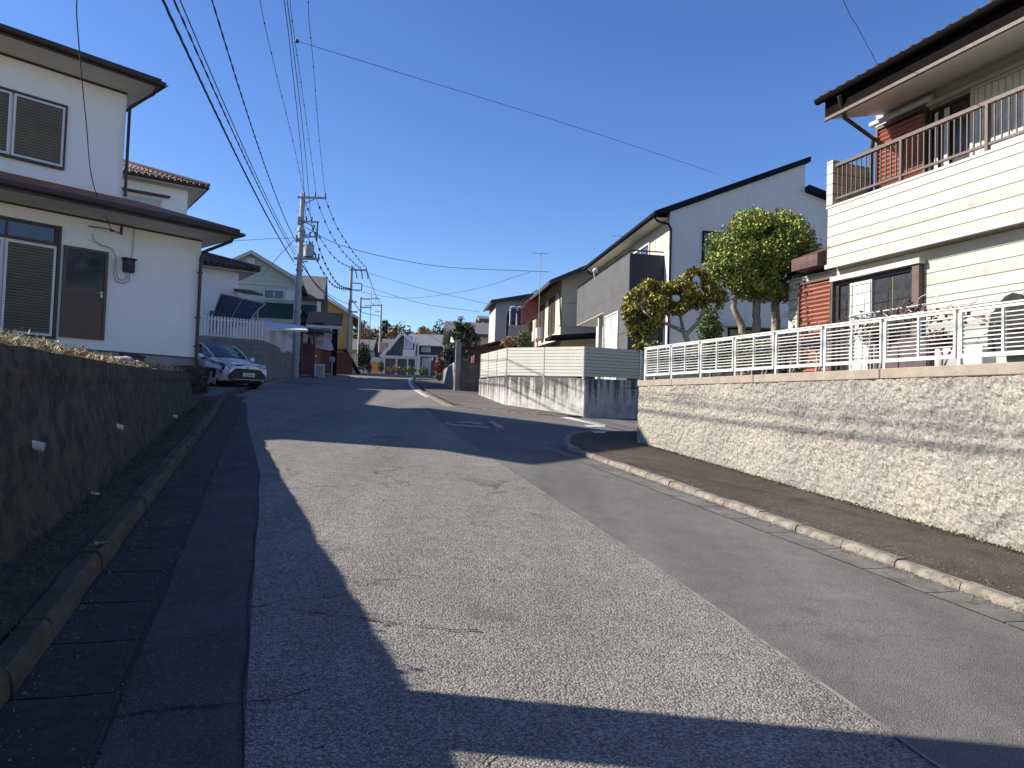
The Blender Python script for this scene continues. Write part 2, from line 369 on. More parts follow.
# kerb stones
def kerb(mb, pts, wid, hh, side=1, seg=.6, gap=.012, zt=0.0):
    """pts: list of (t,l) walked in .6 m stones; wid to the side"""
    cum = [0.0]; P = [Vector((t, l)) for t, l in pts]
    for a, b in zip(P, P[1:]): cum.append(cum[-1]+(b-a).length)
    def at(s):
        for i in range(len(P)-1):
            if s <= cum[i+1] or i == len(P)-2:
                f = (s-cum[i])/(cum[i+1]-cum[i]); q = P[i]+(P[i+1]-P[i])*f; d = (P[i+1]-P[i]).normalized(); return q, Vector((-d.y, d.x))*side
    s = 0.0
    while s < cum[-1]-.05:
        e = min(s+seg, cum[-1]); jit = random.uniform(-.008, .008); jl = random.uniform(-.008, .008)
        rows = []
        for k in range(4):
            q, n = at(s+gap/2+(e-s-gap)*k/3); hz = hh+jit
            row = []
            for off, z in ((0, -.03), (.004, hz*.45), (.018, hz*.86), (.04, hz), (wid-.02, hz), (wid, hz*.9), (wid, -.03)):
                p = q+n*(off+jl+.004*noise.noise(Vector((q.x*7, off*30, 2)))); row.append(TL(p.x, p.y, z+zt+.006*noise.noise(Vector((q.x*9, q.y*9, off*20)))))
            rows.append(row)
        mb.grid(rows, smooth=False); mb.add(rows[0], [list(range(7))]); mb.add(rows[-1], [list(range(7))[::-1]])
        s = e
kb = MB(); kerb(kb, [(-6, 4.95), (11.7, 4.95), (12.3, 5.08), (12.9, 5.32), (13.6, 5.66), (14.2, 6.1), (14.5, 6.6), (14.75, 7.76), (15, 9), (15.3, 12), (17.5, 30)], .14, .075, 1); struct('kerb', kb, 'kerb')
kb = MB(); kerb(kb, [(24, -.6), (22, -.95), (20, -1.0), (17, -.95), (-6, -.95)], .15, .13, 1)
struct('kerb_left', kb, 'kerb_mossy')
kb = MB(); kerb(kb, [(60, 12.0), (52, 10.2), (43, 8.2), (36, 6.9), (29.7, 5.95), (25, 5.5), (22, 5.25), (21.1, 5.24), (20.4, 6.0), (19.3, 7.1), (18.7, 7.9)], .15, .05, 1); struct('kerb_far', kb, 'kerb')
kb = MB(); kerb(kb, [(60, 6.9), (56, 6.0), (46, 3.6), (36, 1.3), (31, .4), (26.7, -.19)], .14, .09, 1); struct('kerb_far_left', kb, 'kerb')
# footways
def wlat(t): return 6.80-.036*(12.72-t)   # lat of the split-face wall
f_ = MB(); P = []
for i in range(90):
    t = -6+i*.25
    if t > 14.6: break
    a = 5.09 if t < 11.7 else lerp_tab([(11.7, 5.09), (12.3, 5.2), (12.9, 5.45), (13.6, 5.8), (14.2, 6.25), (14.6, 6.9)], t)
    P.append([TL(t, a+(9.5-a if t > 12.6 else 6.9-a)*j/8, .06+.006*noise.noise(Vector((t*2, j, 0)))) for j in range(9)])
f_.grid(P); struct('sidewalk', f_, 'footway')
f_ = MB(); ins = [(18.7, 8.1), (19.3, 7.25), (20.4, 6.15), (21.2, 5.4), (22, 5.4), (25, 5.65), (29.7, 6.1), (36, 7.05), (43, 8.35), (60, 12.15)]
ribbon(f_, ins, [(18.7, 8.5), (22.2, 7.6), (27.2, 8.2), (30.6, 9), (36, 10.5), (60, 16)], 18.7, 60, .045); struct('sidewalk_far', f_, 'footway_far')
f_ = MB(); ribbon(f_, [(-6, -1.5), (20, -1.5)], [(-6, -1.10), (17, -1.10), (20, -1.15)], -6, 20.5, .115); struct('verge', f_, 'kerb_mossy')
# driveway of the parked car and forecourts on the left
d_ = MB(); ribbon(d_, [(20.5, -7), (32, -7)], [(20.5, -1.0), (22, -1.0), (23.5, -.9), (26.7, -.34), (31, .25), (36, 1.15)], 20.5, 36.4, .05); struct('driveway', d_, 'asphalt_side')
d_ = MB(); ribbon(d_, [(36, -5), (60, 0)], [(36, 1.15), (41, 2.25), (46, 3.45), (56, 5.85), (60, 6.8)], 36.4, 60, .06); M('forecourt', (.40, .38, .35), (.3, .29, .27), 2, .9); struct('pavement', d_, 'forecourt')
# paint
def decal(name, polys, mat, z=.012):
    mb = MB()
    for poly in polys:
        pts = []
        for q in poly:
            p = hitg(*q); pts.append(Vector((p.x, p.y, gz(p.x, p.y)+z)))
        mb.add(pts, [list(range(len(pts)))])
    return struct(name, mb, mat)
decal('road_marking', [[(560, 418), (570, 417.5), (606, 425.5), (605, 427.5), (588, 427.5), (583, 425.8), (596, 425.6), (578, 421.8)]], 'paint_white', .016)
ln = MB(); P = []
for i in range(24):
    t = 25.2+i*.7; l = lerp_tab(RIGHT, t)-.16; P.append([TL(t, l-.15, .008), TL(t, l+.09, .008)])
ln.grid(P); struct('edge_line', ln, 'paint_white')
decal('road_marking_far', [[(591, 434.6), (606, 434.4), (606, 436.6), (594, 436.8)]], 'paint_white', .075)
decal('faded_marking', [[(444, 423.5), (447, 423.2), (454, 424.8), (490, 427.2), (490, 428.6), (452, 426.2)], [(456, 422.5), (470, 421.6), (484, 423.2), (478, 425), (470, 424.2), (474, 423.2), (462, 423.6)]], 'paint_pink')
decal('faded_orange_stroke', [[(489, 421.6), (493, 421.4), (505, 428.2), (498, 428.6)]], 'paint_orange')
# raised yards
y_ = MB()
P = []
for i in range(40):
    t = -8+i*.75
    if t > 20.3: break
    P.append([TL(t, l, 0) for l in (-1.85, -2.3, -3, -4, -5, -9, -14, -25)])
    for q, up in zip(P[-1], (0, .14, .35, .5, .56, .6, .6, .6)): q.z = lerp_tab([(-8, 1.83), (3, 1.86), (5.8, 1.89), (9.6, 1.94), (18.5, 2.12), (21, 2.2)], t)+up*lerp_tab([(0, .6), (6, 1.0), (10, 1.0), (16, .5), (19, .15)], t)+.03*random.random()
y_.grid(P); struct('yard_left', y_, 'soil')
y_ = MB(); y_.grid([[Vector((*(DR*t+LA*l).xy, 2.12)) for l in (6.85, 9, 12, 30)] for t in (-8, 0, 5, 10, 13.7)]); struct('yard_right', y_, 'soil')
# ================================================================ LEFT RETAINING WALL
def wall_top_z(t): return lerp_tab([(-8, 1.84), (3, 1.87), (5.8, 1.90), (9.6, 1.955), (18.5, 2.2), (21, 2.27)], t)
lw = thing('retaining_wall', 'dark mossy battered concrete retaining wall with white drain pipes below the shaded house', 'wall', loc=(0, 0, 0))
mb = MB(); P = []
i = -8.0
def lw_pt(t, f):      # f 0 base .. 1 top of the battered face
    zt = wall_top_z(t); zb = G(t)+.08; n = noise.noise(Vector((t*1.1, f*2, 4)))*.035+noise.noise(Vector((t*5, f*9, 9)))*.012
    brow = .03 if f > .8 else 0
    l = -1.42-.30*min(f, 1)*(zt-zb)/1.5+n+brow
    p = TL(t, l); p.z = zb+(zt-zb)*f+(.02*noise.noise(Vector((t*2.5, 7, 1))) if f > .9 else 0); return p
while i < 19.81:
    row = [lw_pt(i, k/14) for k in range(15)]
    tp = row[-1]; 
    for dl in (-.08, -.2, -.32): 
        q = tp+LA*dl; q.z = tp.z+.012*noise.noise(Vector((i*4, dl*9, 0))); row.append(q)
    q = tp-LA*.34; row.append(Vector((q.x, q.y, G(i)))); P.append(row); i += .15
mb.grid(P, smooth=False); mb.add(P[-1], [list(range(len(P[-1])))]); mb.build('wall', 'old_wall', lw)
def on_wall(px, py):
    """where the sight line meets the battered face"""
    d = ray(px, py); s = 2.0
    while s < 40:
        p = CC+d*s; t = p.dot(DR)
        if p.z > G(t) and p.z < wall_top_z(t)+.1:
            f = (p.z-G(t)-.08)/(wall_top_z(t)-G(t)-.08); l = -1.42-.30*f*(wall_top_z(t)-G(t)-.08)/1.5
            if p.dot(LA) < l: return p
        s += .01
    return None
for px, py, r_ in ((33, 445, .035), (116, 426, .028), (173, 416, .028), (209, 412, .025), (91, 493, .016)):
    p = on_wall(px, py)
    if p is None: continue
    m_ = MB(); out = (LA*.95+Vector((0, 0, -.25))).normalized(); a = p-out*.05; b = p+out*.07
    m_.tube([a, b], r_, 12, cap=False); m_.tube([a+out*.02, b+out*.001], r_*.82, 12, cap=False); m_.build('drain_pipe', 'pvc', lw)

# dry weeds, litter and rubble on the wall top
def leafmesh(mb, n, fn, size, jit=.5, aspect=2.0):
    for _ in range(n):
        c = fn()
        if c is None: continue
        c, up = (c if isinstance(c, tuple) else (c, None))
        d = Vector((random.gauss(0, 1), random.gauss(0, 1), random.gauss(0, 1))).normalized()
        if up: d = (d*jit+up).normalized()
        s = d.cross(Vector((random.gauss(0, 1), random.gauss(0, 1), random.gauss(0, 1)))).normalized()
        L_ = size*random.uniform(.6, 1.3); W = L_/aspect
        mb.add([c-d*L_*.5, c+s*W*.5, c+d*L_*.5, c-s*W*.5], [[0, 1, 2, 3]])
M('dry_grass', (.62, .55, .36), (.40, .38, .18), 3, .9, island=.45, sub=0)
M('dry_leaves', (.33, .22, .12), (.24, .13, .07), 4, .85, island=.5)
M('weed_green', (.14, .17, .05), (.09, .12, .035), 4, .85, island=.4)
M('ivy_dark', (.05, .055, .03), (.07, .04, .03), 4, .8, island=.4)
mb = MB(); 
def fn():
    t = random.uniform(3.5, 11.5) if random.random() < .8 else random.uniform(11, 16); l = -1.72-abs(random.gauss(0, .5)); h = abs(random.gauss(0, .038))*(1.5-.07*t)
    p = TL(t, l); p.z = wall_top_z(t)+.01+.28*max(0, -l-1.95)+max(.0, h)*(1+.8*noise.noise(Vector((t*1.4, l*2, 0)))); return p, Vector((0, 0, 1.0))
leafmesh(mb, 12000, fn, .05, 1.2, 5); tag(mb.build('dry_grass', 'dry_grass'), 'pale sunlit dry grass and weeds along the top of the dark wall', 'grass', kind='stuff')
mb = MB()
def fn():
    t = random.uniform(4, 19.6); l = -1.7-abs(random.gauss(0, .6)); p = TL(t, l); p.z = wall_top_z(t)+.02+.28*max(0, -l-1.95)*lerp_tab([(4, 1), (12, .9), (18, .3)], t)+abs(random.gauss(0, .03)); return p
leafmesh(mb, 5000, fn, .05, 1, 1.6); tag(mb.build('leaf_litter', 'dry_leaves'), 'brown leaf litter scattered along the wall top', 'leaves', kind='stuff')
mb = MB()
def fn():
    t = random.uniform(17.0, 20.2); l = -1.35-abs(random.gauss(0, .3)); p = TL(t, l); p.z = wall_top_z(t)-.45+random.uniform(0, .62)*min(1, (20.6-t)*.6+.3); return p
leafmesh(mb, 5200, fn, .05, 1, 1.8); tag(mb.build('creeper', 'ivy_dark'), 'dark creeper hanging over the far end of the retaining wall', 'creeper', kind='stuff')
mb = MB()
def fn():
    t = random.uniform(2.2, 17); p = TL(t, -1.36+random.gauss(0, .05)); p.z = G(t)+.10+abs(random.gauss(0, .04)); return p
leafmesh(mb, 1500, fn, .025, 1, 1.6); tag(mb.build('moss_weeds', 'ivy_dark'), 'small dark weeds and moss at the foot of the wall', 'weeds', kind='stuff')
M('stone_pale', (.42, .40, .36), (.28, .26, .23), 8, .9, .5, 30)
for k, (t, l, s_, lab) in enumerate(((10.8, -1.85, .11, 'pale rounded stone lying on the wall top left of the black planter'), (11.6, -1.9, .14, 'largest pale stone on the wall top beneath the house foundation'), (12.2, -1.83, .09, 'small pale stone on the wall top next to the largest stone'))):
    mb = MB(); p = TL(t, l); p.z = wall_top_z(t)+.05; mb.ball(p, s_, 10, 7, 1.3, 1, .7)
    for q in mb.v: q += Vector((1, 1, .6))*noise.noise(q*14)*.03
    tag(mb.build('stone', 'stone_pale'), lab, 'stone', 'stones on the wall top')
pl = thing('planter', 'black rectangular planter trough on the wall top by the foundation', 'planter', loc=TL(13.2, -2.05)*1.0); pl.location.z = wall_top_z(13.2)+.03; pl.rotation_euler = (0, 0, RD)
mb = MB(); mb.prism([(-.10, 0), (.10, 0), (.13, .17), (-.13, .17)], -.32, .32, 'y'); mb.build('trough', 'black_rubber', pl, .01)
mb = MB(); mb.box(-.15, -.34, .165, .15, .34, .195); mb.build('rim', 'black_rubber', pl)
# twig and leaves on the kerb
p = hitg(98, 567); tl_ = thing('dry_leaf', 'curled brown dead leaf lying on the mossy left kerb', 'leaf', loc=(p.x, p.y, p.z+.14))
mb = MB(); 
for a, ln_ in ((.2, .07), (1.1, .055), (2.6, .05), (-.6, .045)):
    d = Vector((math.cos(a), math.sin(a), 0)); s = Vector((-d.y, d.x, 0)); mb.grid([[d*ln_*f+s*w_*ln_*.35+Vector((0, 0, .012*abs(w_)+.02*f*f)) for w_ in (-1, 0, 1)] if f not in (0, 1) else [d*ln_*f+Vector((0, 0, .02*f))]*3 for f in (0, .35, .7, 1)])
mb.build('blade', 'dry_leaves', tl_); mb = MB(); mb.tube([(0, 0, .005), (-.03, -.02, .004), (-.06, -.02, .01)], .0025, 5); mb.build('stalk', 'dry_leaves', tl_)

# ================================================================ HOUSE ON THE LEFT (shaded white stucco)
o = onY(196, 360, 18)
H1 = Fr(o.x, o.y, 47.8); BZ = 2.0
h1 = thing('stucco_house', 'white stucco two-storey house in shade above the dark retaining wall, brown eaves and door', 'house', H1)
h1.location.z = 0
XL = -8.6     # near end of the ground floor, outside the frame
XU = -7.2
mb = MB(); mb.box(XL, 0, 2.62, 0, 6.5, 5.51); mb.box(XU, 0.0, 5.5, -1.89, 5.6, 8.52); mb.build('wall', 'stucco_white', h1)
mb = MB(); mb.box(XL+.03, .03, 1.6, -.03, 6.47, 2.63); mb.build('foundation', 'concrete_found', h1)
# ground floor roof: soffit, fascia, gutter and sloping brown roof
ov = 1.0
def roof_skirt(mb_roof, mb_sof, x0, x1, y0, y1, z, ov, rise, inner, ox=None):
    """hipped skirt roof round a rectangle; inner=(x0,x1,y0,y1) top rectangle"""
    ox = ov if ox is None else ox
    a = [(x0-ox, y0-ov), (x1+ox, y0-ov), (x1+ox, y1+ov), (x0-ox, y1+ov)]; b = [(inner[0], inner[2]), (inner[1], inner[2]), (inner[1], inner[3]), (inner[0], inner[3])]
    A = [Vector((x, y, z+.20)) for x, y in a]; B = [Vector((x, y, z+rise)) for x, y in b]
    for i in range(4):
        j = (i+1) % 4; mb_roof.add([A[i], A[j], B[j], B[i]], [[0, 1, 2, 3]]); 
    mb_sof.add([Vector((x, y, z)) for x, y in a], [[3, 2, 1, 0]])
    mb_roof.add([A[i]+Vector((0, 0, -.03)) for i in range(4)], [[3, 2, 1, 0]])
def eave_trim(x0, x1, y0, y1, z, ov, parent, mat='dark_brown', gut=True, top=.20, ox=None):
    ox = ov if ox is None else ox
    mb = MB(); X0, X1, Y0, Y1 = x0-ox, x1+ox, y0-ov, y1+ov
    mb.box(X0, Y0, z-.004, X1, Y0+.03, z+top); mb.box(X0, Y1-.03, z-.004, X1, Y1, z+top); mb.box(X0, Y0+.03, z-.004, X0+.03, Y1-.03, z+top); mb.box(X1-.03, Y0+.03, z-.004, X1, Y1-.03, z+top)
    mb.build('fascia', mat, parent)
    if gut:
        mb = MB()
        for pts in ([(X0-.05, Y0-.06, z+.12), (X1+.06, Y0-.06, z+.10)], [(X1+.06, Y0-.06, z+.10), (X1+.06, Y1+.05, z+.12)]):
            a, b = Vector(pts[0]), Vector(pts[1]); d = (b-a).normalized(); s = Vector((-d.y, d.x, 0)); rows = []
            for q in (a, b): rows.append([q+s*(.06*math.cos(th))+Vector((0, 0, .06*math.sin(th))) for th in [math.pi+math.pi*k/8 for k in range(9)]])
            mb.grid(rows)
        o_ = mb.build('gutter', mat, parent); sol = o_.modifiers.new('t', 'SOLIDIFY'); sol.thickness = .008
mbr, mbs = MB(), MB(); roof_skirt(mbr, mbs, XL, 0, 0, 6.5, 5.51, 1.08, .62, (XL+.2, -1.5, .05, 6.0), .42); r1 = mbr.build('lower_roof', 'brown_tin', h1); mbs.build('soffit', 'soffit', h1)
eave_trim(XL, 0, 0, 6.5, 5.51, 1.08, h1, ox=.42)
mbr, mbs = MB(), MB(); roof_skirt(mbr, mbs, XU, -1.89, 0, 5.6, 8.52, .93, .75, (XU+2.4, -1.89-2.2, 2.7, 2.9), .38); mbr.build('upper_roof', 'dark_brown', h1); mbs.build('soffit', 'soffit', h1)
eave_trim(XU, -1.89, 0, 5.6, 8.52, .93, h1, top=.2, ox=.38)
mb = MB()   # thin brown line where wall meets soffit
mb.box(XL, -.025, 5.47, 0.0, -.004, 5.505); mb.box(XU, -.025, 8.475, -1.89, -.004, 8.515); mb.box(XL, -.02, 2.61, -.0, -.003, 2.63); mb.build('trim', 'dark_brown', h1)
def downpipe(parent, pts, r=.035, mat='dark_brown', clips=()):
    mb = MB(); mb.tube(pts, r, 8)
    for c in clips: mb.box(c[0]-r-.012, c[1]-.02, c[2]-.015, c[0]+r+.012, c[1]+r*2, c[2]+.015)
    return mb.build('downpipe', mat, parent)
downpipe(h1, [(.30, -1.0, 5.58), (.28, -.95, 5.42), (.02, -.12, 5.22), (-.04, -.09, 5.05), (-.04, -.09, 2.6), (.0, -.12, 2.4)], .04, clips=[(-.04, -.1, 4.7), (-.04, -.1, 3.6), (-.04, -.1, 2.9)])
downpipe(h1, [(-1.6, -.9, 8.5), (-1.62, -.8, 8.38), (-1.84, -.07, 8.2), (-1.84, -.07, 6.15)], .035)
# openings
def window(parent, x0, x1, z0, z1, y=0.0, frame='dark_brown', glass='glass', bars=1, d=.05, fw=.05, curtain=None, sill=True, name='window', out=-1):
    """proud frame, recessed-looking pane; faces -y (out=-1)"""
    mb = MB(); f = fw; ya, yb = y+out*d, y-out*.03
    mb.box(x0, ya, z0, x0+f, yb, z1); mb.box(x1-f, ya, z0, x1, yb, z1); mb.box(x0+f, ya, z1-f, x1-f, yb, z1); mb.box(x0+f, ya, z0, x1-f, yb, z0+f)
    if sill: mb.box(x0-.03, y+out*(d+.03), z0-.03, x1+.03, yb, z0-.002)
    for k in range(bars):
        c = x0+(x1-x0)*(k+1)/(bars+1); mb.box(c-.02, y+out*d*.75, z0+f, c+.02, yb, z1-f)
    fr_ = mb.build(name, frame, parent)
    mb = MB(); mb.box(x0+f, y+out*.012, z0+f, x1-f, y-out*.02, z1-f); mb.build('pane', glass, fr_)
    if curtain:
        mb = MB(); xs = [x0+f+(x1-x0-2*f)*(curtain[0]+(curtain[1]-curtain[0])*k/40) for k in range(41)]
        mb.grid([[(x, y+out*(.016+.006*math.sin(k*1.9)), z0+f) for k, x in enumerate(xs)], [(x, y+out*(.016+.006*math.sin(k*1.9)), z1-f) for k, x in enumerate(xs)]]); mb.build('curtain', 'curtain', fr_)
    return fr_
def shutter(parent, x0, x1, z0, z1, y=0, out=-1, mat='shutter', frame='alu_white', fw=.045, d=.06):
    mb = MB(); f = fw; ya = y+out*d
    mb.box(x0, ya, z0, x0+f, y, z1); mb.box(x1-f, ya, z0, x1, y, z1); mb.box(x0+f, ya, z1-f, x1-f, y, z1); mb.box(x0+f, ya, z0, x1-f, y, z0+f); fr_ = mb.build('shutter', frame, parent)
    mb = MB(); z = z0+f; n = int((z1-z0-2*f)/.055)
    dz = (z1-z0-2*f)/n
    for k in range(n): mb.add([(x0+f, y+out*.02, z), (x1-f, y+out*.02, z), (x1-f, y+out*.042, z+dz*.75), (x0+f, y+out*.042, z+dz*.75), (x1-f, y+out*.02, z+dz), (x0+f, y+out*.02, z+dz)], [[0, 1, 2, 3], [3, 2, 4, 5]]); z += dz
    mb.build('slats', mat, fr_); return fr_
window(h1, -5.9, -3.12, 4.77, 5.2, bars=2, sill=False, fw=.06)
shutter(h1, -4.06, -3.14, 2.84, 4.74); shutter(h1, -5.0, -4.10, 2.84, 4.74)
mb = MB(); mb.box(-3.12, -.07, 2.80, -3.06, 0, 5.2); mb.box(-5.9, -.08, 2.78, -3.06, 0, 2.83); mb.build('window_frame', 'dark_brown', h1)
dr = MB(); dr.box(-2.99, -.07, 2.85, -2.93, 0, 4.82); dr.box(-2.17, -.07, 2.85, -2.11, 0, 4.82); dr.box(-2.93, -.07, 4.76, -2.17, 0, 4.82); dr.box(-2.93, -.07, 2.85, -2.17, 0, 2.93)
dd = dr.build('door', 'door_brown', h1)
mb = MB(); mb.box(-2.93, -.035, 3.88, -2.17, -.01, 4.76); mb.build('pane', 'glass', dd)
mb = MB(); mb.box(-2.93, -.05, 2.93, -2.17, -.01, 3.80); mb.build('door_panel', 'door_brown', dd)
mb = MB(); mb.box(-2.93, -.055, 3.80, -2.17, -.01, 3.88); mb.build('rail', 'door_brown', dd)
mb = MB(); mb.box(-2.25, -.10, 3.78, -2.20, -.06, 3.92); mb.tube([(-2.23, -.10, 3.86), (-2.23, -.13, 3.86), (-2.33, -.13, 3.86)], .012, 6); mb.build('handle', 'alu', dd)
# upper shutters
shutter(h1, -4.06, -3.12, 6.47, 7.76); shutter(h1, -5.1, -4.10, 6.47, 7.76)
mb = MB(); mb.box(-5.1, -.075, 7.76, -3.08, 0, 7.81); mb.box(-3.12, -.075, 6.42, -3.08, 0, 7.76); mb.box(-5.1, -.075, 6.41, -3.12, 0, 6.46); mb.build('window_frame', 'dark_brown', h1)
# meter box with conduits
em = MB(); em.box(-1.80, -.13, 4.44, -1.56, -.0, 4.74); em = em.build('meter_box', 'black_rubber', h1, .02)
mb = MB(); mb.box(-1.75, -.145, 4.60, -1.61, -.131, 4.70); mb.build('dial', 'glass', em)
mb = MB(); mb.box(-1.83, -.15, 4.735, -1.53, 0, 4.76); mb.build('hood', 'black_rubber', em)
mb = MB(); 
mb.tube([(-1.70, -.05, 4.44), (-1.70, -.05, 4.30), (-1.80, -.05, 4.24), (-1.90, -.05, 4.28), (-1.93, -.05, 4.45), (-1.94, -.05, 4.75), (-2.05, -.05, 4.92), (-2.25, -.05, 4.95), (-2.42, -.05, 5.02), (-2.46, -.05, 5.18)], .014, 6)
mb.tube([(-1.64, -.05, 4.44), (-1.64, -.05, 4.25), (-1.78, -.05, 4.18), (-1.93, -.05, 4.20), (-1.98, -.05, 4.35), (-1.98, -.05, 4.7)], .012, 6)
mb.tube([(-1.62, -.05, 4.74), (-1.60, -.04, 5.0), (-1.60, -.04, 5.48)], .012, 6); mb.build('conduit', 'alu', h1)
mb = MB(); mb.box(-1.88, -.04, 5.28, -1.84, 0, 5.50); mb.tube([(-2.55, -.06, 5.32), (-2.2, -.25, 5.30), (-2.0, -.3, 5.24), (-1.86, -.05, 5.3)], .012, 6); mb.ball((-2.15, -.28, 5.27), .035, 8, 5, 1.6, 1, .8); mb.build('service_bracket', 'black_rubber', h1)

# ================================================================ RIGHT SPLIT-FACE WALL
def rw(t, z, out=0.0):     # point on the face; out toward the road
    p = TL(t, wlat(t)-out); p.z = z; return p
m = bpy.data.materials.new('split_face'); m.use_nodes = True; nt_ = m.node_tree; N = nt_.nodes; L = nt_.links; b = N['Principled BSDF']; b.inputs['Roughness'].default_value = .95; b.inputs['Specular IOR Level'].default_value = .2
tc = N.new('ShaderNodeTexCoord'); n1 = N.new('ShaderNodeTexNoise'); n1.inputs['Scale'].default_value = .9; n1.inputs['Detail'].default_value = 5; L.new(tc.outputs['Object'], n1.inputs[0])
r1_ = N.new('ShaderNodeValToRGB'); e = r1_.color_ramp.elements; e[0].position = .36; e[0].color = (.285, .268, .235, 1); e[1].position = .62; e[1].color = (.38, .348, .29, 1); L.new(n1.outputs[0], r1_.inputs[0])
n2 = N.new('ShaderNodeTexNoise'); n2.inputs['Scale'].default_value = 28; n2.inputs['Detail'].default_value = 7; n2.inputs['Distortion'].default_value = .6; L.new(tc.outputs['Object'], n2.inputs[0])
mr = N.new('ShaderNodeMapRange'); mr.inputs[1].default_value = .3; mr.inputs[2].default_value = .7; mr.inputs[3].default_value = .6; mr.inputs[4].default_value = 1.2; L.new(n2.outputs[0], mr.inputs[0])
# dark chisel crevices
n5 = N.new('ShaderNodeTexNoise'); n5.inputs['Scale'].default_value = 12; n5.inputs['Detail'].default_value = 3; n5.inputs['Distortion'].default_value = 1.6; L.new(tc.outputs['Object'], n5.inputs[0])
sb_ = N.new('ShaderNodeMath'); sb_.operation = 'SUBTRACT'; sb_.inputs[1].default_value = .5; L.new(n5.outputs[0], sb_.inputs[0])
ab_ = N.new('ShaderNodeMath'); ab_.operation = 'ABSOLUTE'; L.new(sb_.outputs[0], ab_.inputs[0])
m5 = N.new('ShaderNodeMapRange'); m5.inputs[1].default_value = .0; m5.inputs[2].default_value = .035; m5.inputs[3].default_value = .55; m5.inputs[4].default_value = 1.0; L.new(ab_.outputs[0], m5.inputs[0])
mm = N.new('ShaderNodeMath'); mm.operation = 'MULTIPLY'; L.new(mr.outputs[0], mm.inputs[0]); L.new(m5.outputs[0], mm.inputs[1])
vm = N.new('ShaderNodeVectorMath'); vm.operation = 'SCALE'; L.new(r1_.outputs[0], vm.inputs[0]); L.new(mm.outputs[0], vm.inputs['Scale'])
# grey bands painted along the wall in place of soft wire shadows
mp = N.new('ShaderNodeMapping'); mp.inputs['Scale'].default_value = (.25, .25, 3.2); L.new(tc.outputs['Object'], mp.inputs[0]); n3 = N.new('ShaderNodeTexNoise'); n3.inputs['Scale'].default_value = 1.0; n3.inputs['Detail'].default_value = 6; L.new(mp.outputs[0], n3.inputs[0])
m3 = N.new('ShaderNodeMapRange'); m3.inputs[1].default_value = .56; m3.inputs[2].default_value = .74; m3.inputs[4].default_value = .45; L.new(n3.outputs[0], m3.inputs[0])
mx = N.new('ShaderNodeMix'); mx.data_type = 'RGBA'; L.new(m3.outputs[0], mx.inputs[0]); L.new(vm.outputs[0], mx.inputs[6]); mx.inputs[7].default_value = (.25, .26, .24, 1)
L.new(mx.outputs[2], b.inputs['Base Color']); bp = N.new('ShaderNodeBump'); bp.inputs['Strength'].default_value = .7; bp.inputs['Distance'].default_value = .012; L.new(mm.outputs[0], bp.inputs['Height']); L.new(bp.outputs[0], b.inputs['Normal']); MT['split_face'] = m
M('coping', (.30, .25, .20), (.24, .20, .16), 6, .9, .5, 60, c3=(.25, .2, .16))
rwall = thing('split_face_wall', 'tall beige split-face block wall beside the right footway under a white fence', 'wall', loc=(0, 0, 0))
T1 = 12.72; mb = MB(); P = []; nz = 62
t = -3.0; COLW = .42
while t < T1+.001:
    row = []; zb = G(t)+.06
    jx = abs((t/COLW) % 1-.5); col_i = int(t/COLW)
    for k in range(nz+1):
        zc = 2.245-.0104*(T1-t)-.115; z = zb+(zc-zb)*k/nz; q = Vector((t*11, z*16, 0))
        a = noise.noise(q); c_ = noise.noise(Vector((t*6, z*8, 3))); r_ = 1-abs(noise.noise(Vector((t*10+c_*1.2, z*15+a*1.2, 8))))*2.6
        d = .014*max(0, r_)+.009*a+.010*c_+.005*noise.noise(Vector((t*26, z*30, 5)))
        row_i = int((z+.07*(col_i % 2))/.2); jz = ((z+.07*(col_i % 2))/.2) % 1
        rnd = noise.cell(Vector((col_i*1.7, row_i*1.3, 2.5)))
        if jx > .484 and rnd > .45: d = -.012
        if jz < .06 and noise.cell(Vector((col_i*2.1, row_i*3.7, 9))) > .55: d -= .012
        row.append(rw(t, z, d))
    P.append(row); t += .021 if t > 4 else .06
mb.grid(P, smooth=False)
wf = mb.build('wall', 'split_face', rwall, normals=False)
mb = MB(); a, b_ = rw(-3, 0), rw(T1, 0)
body = [rw(-3, 0, -.03), rw(T1-.02, .3, -.03), rw(T1-.02, .3, -.26), rw(-3, 0, -.26)]
mb.slab([Vector((q.x, q.y, 2.12-.0104*(T1-q.dot(DR)))) for q in body], 2.4); mb.build('core', 'coping', rwall)
mb = MB(); t = -3.0
while t < T1:
    e_ = min(t+2.4, T1+.03); zc = lambda u: 2.245-.0104*(T1-u); q = [rw(t+.006, zc(t), .025), rw(e_-.006, zc(e_), .025), rw(e_-.006, zc(e_), -.27), rw(t+.006, zc(t), -.27)]; mb.slab(q, .115); t += 2.4
mb.build('coping', 'coping', rwall, .008)
# return of the wall into the side street
rr = thing('garden_wall', 'plain side wall running back from the corner of the split-face wall', 'wall', loc=(0, 0, 0))
mb = MB(); q = [rw(T1-.02, 2.2, -.26), rw(T1-.02, 2.2, -9), rw(T1-.2, 2.2, -9), rw(T1-.2, 2.2, -.26)]; mb.slab(q, 1.9); mb.build('wall', 'coping', rr)

